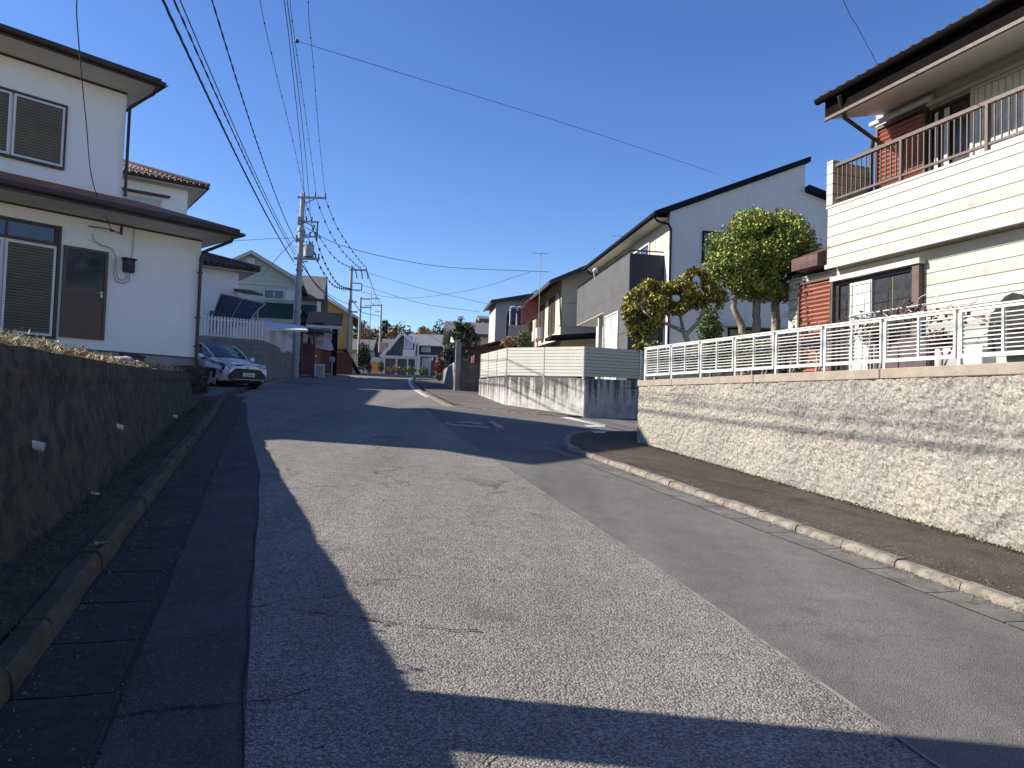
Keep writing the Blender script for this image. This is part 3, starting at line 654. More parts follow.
# white metal fence on the wall
WF = Fr(*(TL(T1, wlat(T1)+.13).xy), -71.61-2.06)   # x runs from the far corner toward the viewer
fence = thing('metal_fence', 'white metal fence of horizontal bars on top of the split-face wall', 'fence', WF)
M('fence_white', (.56, .56, .54), (.5, .5, .47), 6, .45)
zt, zbm = 2.87, 2.33
x = .05; pw = 1.0
FT = lambda q: Vector((q.x, q.y, q.z-(.0104+.0066*(q.z-2.245)/.63)*q.x))
while x < 14.5:
    mb = MB()
    mb.box(x, -.02, zt-.035, x+pw-.05, .02, zt, FT); mb.box(x, -.02, zbm, x+pw-.05, .02, zbm+.045, FT)
    for s in (0, pw/2-.037, pw-.075): mb.box(x+s, -.019, zbm+.045, x+s+.025, .019, zt-.035, FT)
    for k in range(9):
        z = zbm+.09+k*(zt-zbm-.13)/9; mb.box(x+.026, -.008, z-.006, x+pw/2-.038, .008, z+.006, FT); mb.box(x+pw/2-.011, -.008, z-.006, x+pw-.076, .008, z+.006, FT)
    mb.build('fence_panel', 'fence_white', fence)
    mb = MB(); mb.box(x+pw-.042, -.0, 2.22, x+pw-.008, .04, zt-.04, FT); mb.build('post', 'fence_white', fence); x += pw
mb = MB(); mb.box(-.0, -.025, 2.23, .046, .028, zt-.01); mb.build('post', 'fence_white', fence)
mb = MB(); mb.box(-.02, -.03, zt+.001, 15.0, .03, zt+.018, FT); mb.build('top_rail', 'fence_white', fence)
for s in range(0, 3):
    mb = MB()
    x0 = .1+s*1.75
    if s == 0:
        for k in range(9): 
            z = zbm+.09+k*(zt-zbm-.13)/9; mb.box(-.01, .04, z-.007, .01, 1.6, z+.007)
        mb.box(-.02, .04, zt-.04, .02, 1.6, zt); mb.box(-.02, .04, zbm, .02, 1.6, zbm+.045); mb.box(-.019, .8, zbm, .019, .84, zt); mb.build('return_panel', 'fence_white', fence)
# ================================================================ CREAM SIDING HOUSE (right)
H3 = Fr(0, 0, -71.61)      # x negative = farther up the street, y = lateral distance
XE = -11.6; WY = 11.1; BY = 10.2; WX = -13.0; GY = 10.45
M('siding_cream', (.44, .425, .36), (.42, .405, .345), 1.2, .7, lines=(2, .205, .02, 1.0))
M('siding_plain', (.55, .56, .52), (.53, .54, .50), 1.2, .75, lines=(2, .205, .008, .5))
M('cream_trim', (.50, .485, .43), None, 3, .6)
M('shutter_red', (.30, .115, .08), (.27, .105, .07), 4, .55)
M('rail_bronze', (.095, .06, .045), (.08, .05, .038), 5, .55)
M('tile_brown', (.10, .048, .036), (.06, .03, .024), 7, .6, .2, 30)
M('interior_dark', (.03, .03, .032), None, 3, .3)
h3 = thing('siding_house', 'cream siding two-storey house with long balcony and brown roof at upper right', 'house', H3)
XN = 3.0   # near end, out of frame
mb = MB(); mb.box(WX, GY, 2.0, XN, 18.5, 4.558); mb.build('ground_floor_wall', 'siding_cream', h3)
mb = MB(); mb.prism([(WY, 4.56), (18.5, 4.56), (18.5, 7.58), (14.6, 9.0), (WY, 7.58)], -11.35, XN, 'x'); mb.build('upper_wall', 'siding_plain', h3)
# balcony box
mb = MB()
mb.box(XE, BY, 4.56, XN, BY+.12, 5.72); mb.box(XE, BY+.12, 4.56, XE+.12, WY, 5.72); mb.box(XE+.12, BY+.12, 4.56, XN, WY, 4.66); mb.box(-11.35, GY+.02, 4.559, XN, WY, 4.655)
mb.build('balcony', 'siding_cream', h3)
mb = MB(); mb.box(XE-.03, BY-.03, 4.52, XN, BY+.02, 4.60); mb.box(XE-.03, BY-.015, 5.70, XN, BY+.14, 5.74); mb.build('trim', 'cream_trim', h3)
mb = MB(); mb.box(XE-.02, BY-.02, 5.74, XE+.14, BY+.14, 6.62); mb.box(XE-.01, BY+.14, 5.74, XE+.13, WY, 6.6); mb.build('balcony_pillar', 'siding_cream', h3)
# balcony railing
rl = MB(); rl.box(XE+.15, BY+.02, 6.48, XN, BY+.10, 6.54); rail = rl.build('railing', 'rail_bronze', h3)
mb = MB(); mb.box(XE+.15, BY+.03, 5.84, XN, BY+.08, 5.88); mb.build('bottom_rail', 'rail_bronze', rail)
x = XE+.2; k = 0; mb = MB()
while x < XN:
    if k % 14 == 13: mp_ = MB(); mp_.box(x-.025, BY+.02, 5.73, x+.025, BY+.09, 6.48); mp_.build('rail_post', 'rail_bronze', rail)
    else: mb.box(x-.009, BY+.045, 5.88, x+.009, BY+.065, 6.48)
    x += .115; k += 1
mb.build('balusters', 'rail_bronze', rail)
# upper wall things: red shutter, box housing, sliding windows
def redshutter(x0, x1, z0, z1, y):
    mb = MB(); mb.box(x0, y-.09, z0, x0+.05, y, z1); mb.box(x1-.05, y-.09, z0, x1, y, z1); mb.box(x0+.05, y-.09, z1-.05, x1-.05, y, z1); mb.box(x0+.05, y-.09, z0, x1-.05, y, z0+.04); f = mb.build('shutter', 'rail_bronze', h3)
    mb = MB(); n = int((z1-z0-.1)/.085); dz = (z1-z0-.1)/n; z = z0+.04
    for k in range(n): mb.add([(x0+.05, y-.03, z), (x1-.05, y-.03, z), (x1-.05, y-.075, z+dz*.5), (x0+.05, y-.075, z+dz*.5), (x1-.05, y-.03, z+dz*.98), (x0+.05, y-.03, z+dz*.98)], [[0, 1, 2, 3], [3, 2, 4, 5]]); z += dz
    mb.build('slats', 'shutter_red', f)
redshutter(-11.27, -10.12, 5.3, 7.30, WY)
mb = MB(); mb.tube([(-11.35, WY-.12, 7.38), (-9.95, WY-.12, 7.38)], .055, 8); mb.build('awning_roll', 'alu_white', h3)
window(h3, -10.08, -9.25, 5.2, 7.2, y=WY, frame='interior_dark', glass='interior_dark', bars=1, d=.05, fw=.06, curtain=None)
w2 = window(h3, -9.22, -6.2, 5.2, 7.24, y=WY-.05, frame='cream_trim', glass='curtain', bars=1, d=.05, fw=.05, sill=False)
mb = MB(); mb.box(-10.08, WY-.12, 7.25, -5.8, WY, 7.32); mb.build('window_head', 'cream_trim', h3)
mb = MB(); mb.box(-9.95, WY-.06, 5.3, -9.88, WY-.052, 7.1); mb.box(-9.75, WY-.065, 5.3, -9.65, WY-.052, 7.1); mb.build('window_stile', 'cream_trim', h3)
# ground floor
gx = lambda px: H3.hit(px, 300, 1, GY).x
redshutter(gx(801), gx(836), 2.5, H3.hit(818, 280, 1, GY).z, GY)
gt_ = H3.hit(880, 274, 1, GY).z
window(h3, gx(838), gx(916), 2.5, gt_, y=GY, frame='interior_dark', glass='interior_dark', bars=0, d=.05, fw=.07)
window(h3, gx(852), gx(874), 2.52, gt_-.08, y=GY-.03, frame='alu_white', glass='curtain', bars=0, d=.03, fw=.05, sill=False)
mb = MB(); mb.box(gx(836), GY-.16, gt_+.01, gx(926), GY, gt_+.10); mb.build('window_head', 'cream_trim', h3)
mb = MB(); mb.box(gx(917), GY-.12, 2.5, gx(924), GY, gt_); mb.build('shutter_case', 'rail_bronze', h3)
# small tiled canopy at the far corner
mb = MB(); mb.prism([(GY-.35, 4.62), (GY+1.2, 4.62), (GY+1.2, 5.5), (GY-.35, 4.86)], -12.5, -11.75, 'x'); mb.build('canopy_roof', 'tile_brown', h3)
# roof with soffit
EZ = 7.42; RX = -11.15
mb = MB(); mb.prism([(9.75, EZ-.20), (WY+.02, EZ+.12), (WY+.02, EZ+.15), (9.75, EZ-.17)], RX, XN, 'x'); mb.prism([(WY+.02, EZ+.155), (14.6, EZ+1.4), (14.6, EZ+1.5), (WY+.02, EZ+.2)], RX, -11.36, 'x'); mb.build('soffit', 'cream_trim', h3)
mb = MB(); mb.box(RX-.02, 9.72, EZ-.17, XN, 9.76, EZ+.2); mb.prism([(9.765, EZ-.17), (9.765, EZ+.2), (14.4, EZ+1.97), (14.4, EZ+1.3), (WY, EZ+.12)], RX-.03, RX-.002, 'x'); mb.build('fascia', 'fascia_dark', h3)
mb = MB(); mb.box(RX-.03, 9.70, EZ-.23, XN, 9.755, EZ-.173); mb.build('eave_trim', 'rail_bronze', h3)
mb = MB(); mb.prism([(9.7, EZ+.22), (14.4, EZ+2.0), (19.5, EZ+.22), (19.5, EZ+.14), (9.7, EZ+.14)], RX-.05, XN, 'x'); mb.build('roof', 'dark_brown', h3)
# tile edge along the eave and up the verge
mb = MB(); x = RX-.05
while x < XN:
    mb.tube([(x, 9.60, EZ+.215), (x, 10.4, EZ+.50)], .036, 7); x += .23
y = 9.7
while y < 14.4:
    z = EZ+.26+(y-9.7)*.38; mb.tube([(RX-.06, y, z-.02), (RX-.06, y+.3, z+.09)], .07, 7); y += .27
mb.build('roof_tiles', 'tile_brown', h3)
mb = MB(); rows = []
for xx in (RX-.1, XN): rows.append([Vector((xx, 9.60+.075*math.cos(a), EZ+.17+.085*math.sin(a))) for a in [math.pi+math.pi*k/8 for k in range(9)]])
mb.grid(rows); g1 = mb.build('gutter', 'fascia_dark', h3); g1.modifiers.new('t', 'SOLIDIFY').thickness = .01
downpipe(h3, [(-10.7, 9.62, EZ+.06), (-10.8, 9.85, EZ-.28), (-11.3, 11.0, EZ-.32), (-11.39, 11.04, EZ-.5), (-11.39, 11.04, 4.7)], .04)
# yard items in front
def ac_unit(name, label, fr, x, y, z, w_=.8, h_=.62, d_=.3, group=None):
    p = fr.w(x, y, z); t_ = thing('outdoor_unit', label, 'air conditioner', loc=p, rz=fr.a, group=group)
    mb = MB(); mb.box(0, 0, .06, w_, d_, h_); mb.build('casing', 'alu_white', t_, .015)
    mb = MB(); mb.tube([(w_*.36, -.012, h_*.55), (w_*.36, .0, h_*.55)], h_*.36, 20); mb.build('fan_grille', 'grey_metal', t_)
    mb = MB(); mb.box(.05, .03, 0, .12, d_-.03, .06); mb.box(w_-.12, .03, 0, w_-.05, d_-.03, .06); mb.build('foot', 'black_rubber', t_); return t_
ac_unit('', 'white air conditioner unit standing by the cream house behind the fence', H3, -8.75, 9.75, 2.12)
ac_unit('', 'second white outdoor unit nearer the frame edge below the black jacket', H3, -7.6, 9.75, 2.12, .82, .75)
# storage cabinet (dark) under the window
M('box_maroon', (.09, .05, .055), (.06, .04, .045), 4, .7)
sb = thing('storage_box', 'dark maroon storage cabinet against the cream house wall', 'cabinet', loc=H3.w(-10.0, 9.8, 2.12), rz=H3.a)
mb = MB(); mb.box(0, 0, 0, 1.1, .5, .78); mb.build('cabinet_body', 'box_maroon', sb, .01); mb = MB(); mb.box(.02, -.02, .05, .535, -.002, .74); mb.box(.555, -.02, .05, 1.08, -.002, .74); mb.build('cabinet_door', 'box_maroon', sb, .005); mb = MB(); mb.box(-.03, -.04, .782, 1.13, .52, .81); mb.build('cabinet_lid', 'box_maroon', sb)
# laundry stand with poles
M('steel', (.5, .5, .5), None, 5, .35, metal=.7)
ls = thing('laundry_stand', 'steel laundry pole rack with empty hangers in front of the cream house', 'laundry rack', H3)
mb = MB()
for zz, yy in ((3.42, 9.6), (3.36, 9.85)): mb.tube([(-10.35, yy, zz), (-6.3, yy, zz+.02)], .016, 6)
mb.build('laundry_pole', 'alu', ls)
mb = MB(); mb.tube([(-11.0, 10.3, 3.46), (-10.3, 9.7, 3.4)], .02, 6); mb.tube([(-10.3, 9.55, 3.4), (-9.9, 10.4, 3.35)], .02, 6); mb.build('bracket_arm', 'alu_white', ls)
for xx in (-9.9, -7.2):
    mb = MB(); mb.tube([(xx, 9.72, 2.12), (xx, 9.72, 3.42)], .018, 6); mb.tube([(xx, 9.55, 3.38), (xx, 9.9, 3.34)], .015, 6); mb.tube([(xx-.3, 9.72, 2.14), (xx+.3, 9.72, 2.14)], .018, 6); mb.build('stand_post', 'steel', ls)
mb = MB()
for xx in (-9.6, -9.1, -8.7, -8.3, -7.9): 
    mb.tube([(xx, 9.6, 3.44), (xx, 9.6, 3.38), (xx-.18, 9.6, 3.28), (xx+.18, 9.6, 3.28), (xx, 9.6, 3.38)], .005, 4)
mb.tube([(-8.75+.2*math.cos(a), 9.6, 3.45+.13*math.sin(a)) for a in [math.pi*k/10 for k in range(11)]], .008, 5)
mb.build('hanger', 'alu', ls)
M('cloth_black', (.018, .018, .02), (.012, .012, .013), 5, .9)
jk = thing('jacket', 'black jacket hung from the laundry pole at the right edge', 'jacket', loc=H3.w(-7.38, 9.62, 2.55), rz=H3.a)
mb = MB(); prof = [(-.22, 0), (-.24, .35), (-.27, .62), (-.12, .82), (0, .86), (.12, .82), (.27, .62), (.24, .35), (.22, 0)]
rows = [[Vector((a*(1 if j not in (0, 4) else .97), s*(.02+.07*math.sin(math.pi*min(1, b_/.86+.15))*(1 if 0 < k < 8 else .2)), b_)) for k, (a, b_) in enumerate(prof)] for j, s in enumerate((-1, 1))]
mb.grid(rows); mb.add(rows[0], [list(range(9))]); mb.add(rows[1], [list(range(9))]); mb.build('body', 'cloth_black', jk)
for s in (-1, 1):
    mb = MB(); mb.tube([(s*.24, 0, .62), (s*.31, .01, .35), (s*.33, .02, .08)], [.07, .06, .05], 8); mb.build('sleeve', 'cloth_black', jk)
# climbing roses with dark red leaves along the fence
M('leaf_red', (.09, .025, .03), (.05, .03, .025), 5, .6, island=.5)
M('stem', (.12, .09, .06), None, 5, .8)
def vine(label, xs, zs, n=160, spread=.14, y=.22):
    t_ = thing('rose_vine', label, 'plant', WF, group=None)
    pts = [Vector((x_, y+random.uniform(-.05, .12), z_)) for x_, z_ in zip(xs, zs)]
    mb = MB(); mb.tube(pts, .008, 5); mb.build('stem', 'stem', t_)
    mb = MB()
    def fn():
        i = random.randrange(len(pts)-1); f = random.random(); return pts[i].lerp(pts[i+1], f)+Vector([random.gauss(0, spread*.5) for _ in range(3)])
    leafmesh(mb, n, fn, .06, 1, 1.7); mb.build('leaves', 'leaf_red', t_)
vine('sparse climbing rose twining up in front of the red ground-floor shutter', [4.2, 4.3, 4.35, 4.35, 4.3], [2.2, 2.6, 2.9, 3.2, 3.5], 120, .1)
vine('dark red rose vine tangled in the fence below the dark window', [4.0, 4.8, 5.5, 6.1, 6.5], [2.5, 2.78, 2.72, 2.84, 2.75], 420, .16)
vine('thin dark vine running across the fence in front of the outdoor units', [6.4, 6.9, 7.4, 7.8, 8.6], [2.8, 2.72, 2.5, 2.6, 2.62], 150, .08)
vine('small reddish rose shoots at the base of the middle fence panels', [2.3, 2.9, 3.4, 4.0], [2.3, 2.5, 2.62, 2.72], 170, .14)
# green garden stakes
st_ = thing('garden_stakes', 'green garden stakes and wires standing in front of the dark window', 'plant stakes', H3); mb = MB()
for xx in (-11.5, -11.0, -10.5, -10.0): mb.tube([(xx, 10.2, 2.12), (xx+.05, 10.15, 4.1)], .01, 5)
mb.build('stake', 'weed_green', st_); mb = MB()
for zz in (2.9, 3.35, 3.9): mb.tube([(-11.6, 10.18, zz), (-9.9, 10.18, zz+.04)], .005, 4)
mb.build('wire', 'cable', st_)

# ================================================================ TREES AND SHRUBS IN THE RIGHT GARDEN
M('bark', (.36, .31, .24), (.22, .18, .14), 9, .9, .6, 40)
M('leaf_topiary', (.27, .30, .065), (.13, .18, .04), 2.2, .6, island=.5, spec=.3)
M('leaf_yellow', (.27, .25, .055), (.085, .11, .03), 6.0, .6, island=.6, mixlo=.42, mixhi=.62, spec=.3, c3=(.50, .33, .06))
M('leaf_dark2', (.05, .06, .025), (.03, .035, .015), 2, .7, island=.5, spec=.3)
M('leaf_green', (.13, .18, .045), (.08, .12, .03), 2, .6, island=.5, spec=.3)
def crown(mb, blobs, n, size, shell=.55, aspect=1.8, gap=.18, gs=2.2):
    vols = [b[3]*b[4]*b[5] for b in blobs]; tot = sum(vols)
    for b, v in zip(blobs, vols):
        k = int(n*v/tot); c0 = Vector(b[:3])
        j = 0; tries = 0
        while j < k and tries < k*6:
            tries += 1
            d = Vector((random.gauss(0, 1), random.gauss(0, 1), random.gauss(0, 1))).normalized(); r = (shell+(1-shell)*random.random()**.6)*(1+.16*noise.noise(d*2.3+c0)+.05*random.gauss(0, 1))
            p = c0+Vector((d.x*b[3], d.y*b[4], d.z*b[5]))*r
            if noise.noise(p*gs) < -.5+gap+.12: continue
            dd_ = Vector((random.gauss(0, 1), random.gauss(0, 1), random.gauss(0, 1))).normalized(); dd_ = (dd_*.9+d*.4+Vector((0, 0, .25))).normalized()
            s = dd_.cross(Vector((random.gauss(0, 1), random.gauss(0, 1), random.gauss(0, 1)))).normalized(); L_ = size*random.uniform(.6, 1.35); W = L_/aspect
            mb.add([p-dd_*L_*.5, p+s*W*.5, p+dd_*L_*.5, p-s*W*.5], [[0, 1, 2, 3]]); j += 1
def limb(mb, pts, r0, r1):
    n = len(pts)*3; P = []
    for i in range(n+1):
        f = i/n*(len(pts)-1); k = min(int(f), len(pts)-2); q = Vector(pts[k]).lerp(Vector(pts[k+1]), f-k)
        P.append(q+Vector([noise.noise(q*3+Vector((j*5, 0, 0)))*r0*.5 for j in range(3)]))
    mb.tube(P, r0, 9, r2=r1)
def wpx(px, py, Y): return onY(px, py, Y)
# round clipped tree: Y about 15
def P_(px, py, Y): return onY(px, py, Y)
YT = 16.2
bt = P_(755, 345, YT); tt = thing('clipped_tree', 'dense green round-crowned tree with three pale trunks above the white fence', 'tree', loc=(bt.x, bt.y, 2.1))
def L3(px, py, Y): return P_(px, py, Y)-Vector((bt.x, bt.y, 2.1))
mb = MB(); k = 740/YT
limb(mb, [L3(757, 380, YT), L3(756, 330, YT), L3(757, 300, YT), L3(760, 262, YT)], .11, .07)
limb(mb, [L3(744, 380, YT-.1), L3(742, 325, YT), L3(733, 308, YT), L3(740, 275, YT)], .09, .05)
limb(mb, [L3(776, 380, YT+.5), L3(776, 320, YT+.4), L3(775, 290, YT+.3), L3(785, 255, YT)], .115, .07)
limb(mb, [L3(757, 300, YT), L3(735, 268, YT+.3), L3(725, 250, YT)], .05, .03); limb(mb, [L3(775, 290, YT), L3(798, 268, YT+.4), L3(805, 250, YT)], .05, .03); mb.build('trunk', 'bark', tt)
def blob(px, py, rx, ry, Y, dy=0): 
    q = L3(px, py, Y+dy); s = (Y+dy)/740; return (q.x, q.y, q.z, rx*s, rx*s*.95, ry*s)
mb = MB(); crown(mb, [blob(763, 253, 50, 36, YT), blob(752, 232, 30, 22, YT, -.2), blob(785, 228, 22, 17, YT, .1), blob(738, 260, 32, 27, YT, -.3), blob(795, 262, 27, 28, YT, -.2), blob(722, 280, 16, 14, YT), blob(805, 290, 12, 10, YT), blob(757, 218, 16, 9, YT), blob(764, 287, 34, 15, YT, -.1), blob(720, 245, 16, 15, YT), blob(742, 222, 14, 10, YT), blob(778, 217, 13, 8, YT), blob(800, 238, 16, 14, YT), blob(712, 262, 10, 12, YT), blob(812, 270, 11, 14, YT), blob(730, 292, 12, 10, YT), blob(788, 295, 16, 9, YT)], 46000, .07, shell=.3, gap=.14); mb.build('crown', 'leaf_topiary', tt)
YC = 15.6
bt = P_(690, 350, YC); tt = thing('persimmon_tree', 'small spreading tree with yellow and green autumn leaves at the wall corner', 'tree', loc=(bt.x, bt.y, 2.1))
mb = MB(); limb(mb, [L3(689, 372, YC), L3(689, 345, YC), L3(684, 332, YC)], .07, .055)
limb(mb, [L3(684, 332, YC), L3(670, 325, YC), L3(650, 318, YC-.2), L3(635, 300, YC)], .05, .015); limb(mb, [L3(686, 335, YC), L3(698, 322, YC), L3(705, 305, YC), L3(712, 285, YC)], .05, .02)
limb(mb, [L3(684, 332, YC), L3(680, 315, YC+.2), L3(690, 295, YC), L3(692, 278, YC)], .04, .015); limb(mb, [L3(670, 325, YC), L3(668, 310, YC), L3(660, 290, YC)], .03, .01); mb.build('trunk', 'bark', tt)
mb = MB(); crown(mb, [blob(640, 305, 17, 18, YC), blob(665, 293, 22, 12, YC, .2), blob(690, 288, 22, 13, YC), blob(640, 330, 13, 20, YC), blob(655, 318, 14, 12, YC), blob(632, 312, 12, 11, YC, -.2), blob(713, 298, 14, 13, YC), blob(697, 274, 13, 7, YC), blob(676, 308, 16, 8, YC), blob(648, 285, 9, 7, YC), blob(680, 298, 20, 14, YC, .2), blob(664, 300, 20, 14, YC, .3), blob(700, 300, 14, 10, YC, .2), blob(707, 285, 12, 9, YC, .1), blob(672, 285, 10, 6, YC), blob(632, 330, 9, 12, YC, -.2), blob(650, 340, 9, 9, YC, .1), blob(661, 305, 12, 13, YC, -.2)], 18000, .08, shell=.2, aspect=1.7, gap=.30, gs=3.2); mb.build('crown', 'leaf_yellow', tt)
def bush(name, label, px, py, Y, rx, ry, mat, n, size=.07, z=2.1, cat='shrub', group=None, gap=.2):
    global bt
    bt = P_(px, py, Y); t_ = thing(name, label, cat, loc=(bt.x, bt.y, z), group=group); s = Y/740; h = bt.z-z
    mb = MB(); limb(mb, [(0, 0, 0), (.03, 0, h*.6), (0, .02, h)], .03, .012); limb(mb, [(0, 0, .0), (.1, 0.03, h*.5), (.18, 0, h*.9)], .02, .01); mb.build('stem', 'bark', t_)
    mb = MB(); q = Vector((0, 0, h)); crown(mb, [(0, 0, h, rx*s, rx*s*.8, ry*s), (rx*s*.4, .1, h-ry*s*.3, rx*s*.6, rx*s*.5, ry*s*.6), (-rx*s*.4, -.1, h-ry*s*.4, rx*s*.6, rx*s*.5, ry*s*.6)], n, size, shell=.25, gap=gap); mb.build('foliage', mat, t_); return t_
bush('garden_shrub', 'light green upright shrub between the yellow tree and the trunks', 711, 325, 16.6, 14, 22, 'leaf_green', 1500, .07)
bush('garden_shrub', 'low yellow-green shrub behind the leftmost fence panels', 700, 358, 14.6, 26, 12, 'weed_green', 900, .06)
bush('garden_shrub', 'low green shrub behind the fence under the round tree', 762, 352, 14.0, 24, 12, 'leaf_green', 900, .06)
bush('garden_shrub', 'bright yellow-green low plant behind the third fence panel', 738, 362, 13.6, 14, 9, 'weed_green', 420, .05)

for px, py, Y, rx, ry, m_, n_, lab in ((655, 352, 15.2, 12, 12, 'leaf_green', 800, 'dark green hedge plant at the wall corner behind the first fence panel'), (672, 356, 14.6, 13, 9, 'leaf_dark2', 800, 'dark leafy plant behind the second fence panel'), (722, 352, 14.4, 15, 12, 'leaf_dark2', 1100, 'dark bushy plant behind the fence between the yellow tree and the pale trunks'), (745, 345, 14.6, 12, 14, 'leaf_green', 800, 'green bush at the foot of the leftmost pale trunk'), (790, 345, 12.4, 16, 10, 'leaf_dark2', 900, 'dark bush behind the fence right of the pale trunks'), (816, 342, 11.8, 12, 9, 'leaf_red', 500, 'reddish-dark bush in front of the red ground-floor shutter'), (880, 335, 10.4, 20, 12, 'leaf_dark2', 900, 'dark potted plants behind the fence below the dark window'), (940, 338, 9.4, 14, 9, 'leaf_red', 380, 'low dark red plant behind the fence by the storage cabinet')):
    bush('garden_shrub', lab, px, py, Y, rx, ry, m_, n_, .06)
for px, py, Y, h_, lab in ((700, 338, 15.0, .55, 'short wooden stake leaning behind the fence by the light green shrub'), (868, 330, 10.2, .5, 'short wooden stake behind the fence under the window')):
    q_ = onY(px, py, Y); t_ = thing('wooden_stake', lab, 'stake', loc=(q_.x, q_.y, 2.1)); mb = MB(); mb.tube([(0, 0, 0), (.06, .02, h_+.5)], .016, 6); mb.build('shaft', 'bark', t_)
# ================================================================ HOUSES: shared builder
M('wall_grey_light', (.56, .55, .54), (.53, .52, .51), 1.5, .85, .1, 60)
M('wall_charcoal', (.082, .082, .08), (.07, .07, .069), 1.8, .8, .2, 50, lines=[(2, 1.45, .012, .8), (1, 2.4, .012, .7)])
M('wall_charcoal_shaded', (.03, .031, .036), (.026, .027, .032), 1.5, .7)
M('wall_cream', (.50, .455, .34), (.46, .42, .32), 1.5, .85, .1, 60)
M('roof_navy', (.012, .015, .026), (.015, .018, .028), 4, .9, spec=.03)
M('roof_grey', (.13, .13, .13), (.10, .10, .10), 5, .8, .2, 20)
M('wall_mint', (.42, .50, .42), (.38, .46, .39), 1.5, .85, lines=(2, .3, .012, .5))
M('roof_green', (.018, .055, .035), (.015, .045, .03), 5, .6, lines=(0, .45, .02, .5))
M('wall_yellow', (.42, .29, .085), (.37, .25, .075), 1.5, .85)
M('wall_pale', (.40, .395, .37), (.36, .355, .33), 1.5, .85)
M('wall_white', (.55, .55, .53), (.5, .5, .48), 1.5, .85)
M('wall_brown', (.16, .075, .06), (.12, .055, .045), 2, .85)
M('window_white', (.5, .53, .58), (.35, .38, .42), 2, .2)
M('concrete_wall', (.46, .45, .43), (.30, .295, .28), 3.5, .92, .4, 30, streak=.6)
def drip(matname, z_lo, z_hi):
    """rain stains that start under the wall top, as on old cast concrete"""
    m = MT[matname]; nt = m.node_tree; N = nt.nodes; L = nt.links; bs = N['Principled BSDF']; old = bs.inputs['Base Color'].links[0].from_socket
    tc = N.new('ShaderNodeTexCoord'); mp = N.new('ShaderNodeMapping'); mp.inputs['Scale'].default_value = (5, 5, .22); L.new(tc.outputs['Object'], mp.inputs[0])
    n = N.new('ShaderNodeTexNoise'); n.inputs['Scale'].default_value = 1.3; n.inputs['Detail'].default_value = 6; L.new(mp.outputs[0], n.inputs[0])
    n2 = N.new('ShaderNodeTexNoise'); n2.inputs['Scale'].default_value = 9; n2.inputs['Detail'].default_value = 6; L.new(tc.outputs['Object'], n2.inputs[0])
    sx = N.new('ShaderNodeSeparateXYZ'); L.new(tc.outputs['Object'], sx.inputs[0]); r = N.new('ShaderNodeMapRange'); r.inputs[1].default_value = z_lo; r.inputs[2].default_value = z_hi; r.inputs[3].default_value = -.10; r.inputs[4].default_value = .22; L.new(sx.outputs[2], r.inputs[0])
    ad = N.new('ShaderNodeMath'); L.new(n.outputs[0], ad.inputs[0]); L.new(r.outputs[0], ad.inputs[1])
    ad2 = N.new('ShaderNodeMath'); ad2.operation = 'MULTIPLY_ADD'; L.new(n2.outputs[0], ad2.inputs[0]); ad2.inputs[1].default_value = .25; L.new(ad.outputs[0], ad2.inputs[2])
    r2 = N.new('ShaderNodeMapRange'); r2.inputs[1].default_value = .66; r2.inputs[2].default_value = .82; r2.inputs[4].default_value = .88; L.new(ad2.outputs[0], r2.inputs[0])
    mx = N.new('ShaderNodeMix'); mx.data_type = 'RGBA'; L.new(r2.outputs[0], mx.inputs[0]); L.new(old, mx.inputs[6]); mx.inputs[7].default_value = (.045, .044, .04, 1); L.new(mx.outputs[2], bs.inputs['Base Color'])
drip('concrete_wall', .1, 1.15)
M('panel_cream', (.50, .50, .44), (.47, .47, .415), 2, .5)
M('block_grey', (.20, .20, .20), (.15, .15, .15), 2, .9, .3, 30, lines=[(2, .2, .01, .6), (0, .4, .01, .6)], streak=.3)
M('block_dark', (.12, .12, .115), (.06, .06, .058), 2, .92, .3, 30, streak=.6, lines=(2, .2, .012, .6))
M('block_sunlit', (.30, .285, .255), (.18, .17, .155), 1.5, .92, .3, 30, streak=.6)  # paler block for the street side: sunlight put into the colour
M('poly_dark', (.04, .04, .045), None, 1, .55, spec=.2)
M('canopy_white', (.62, .62, .60), None, 3, .85, spec=.1)
M('metal_red', (.28, .09, .06), (.22, .07, .05), 4, .6)

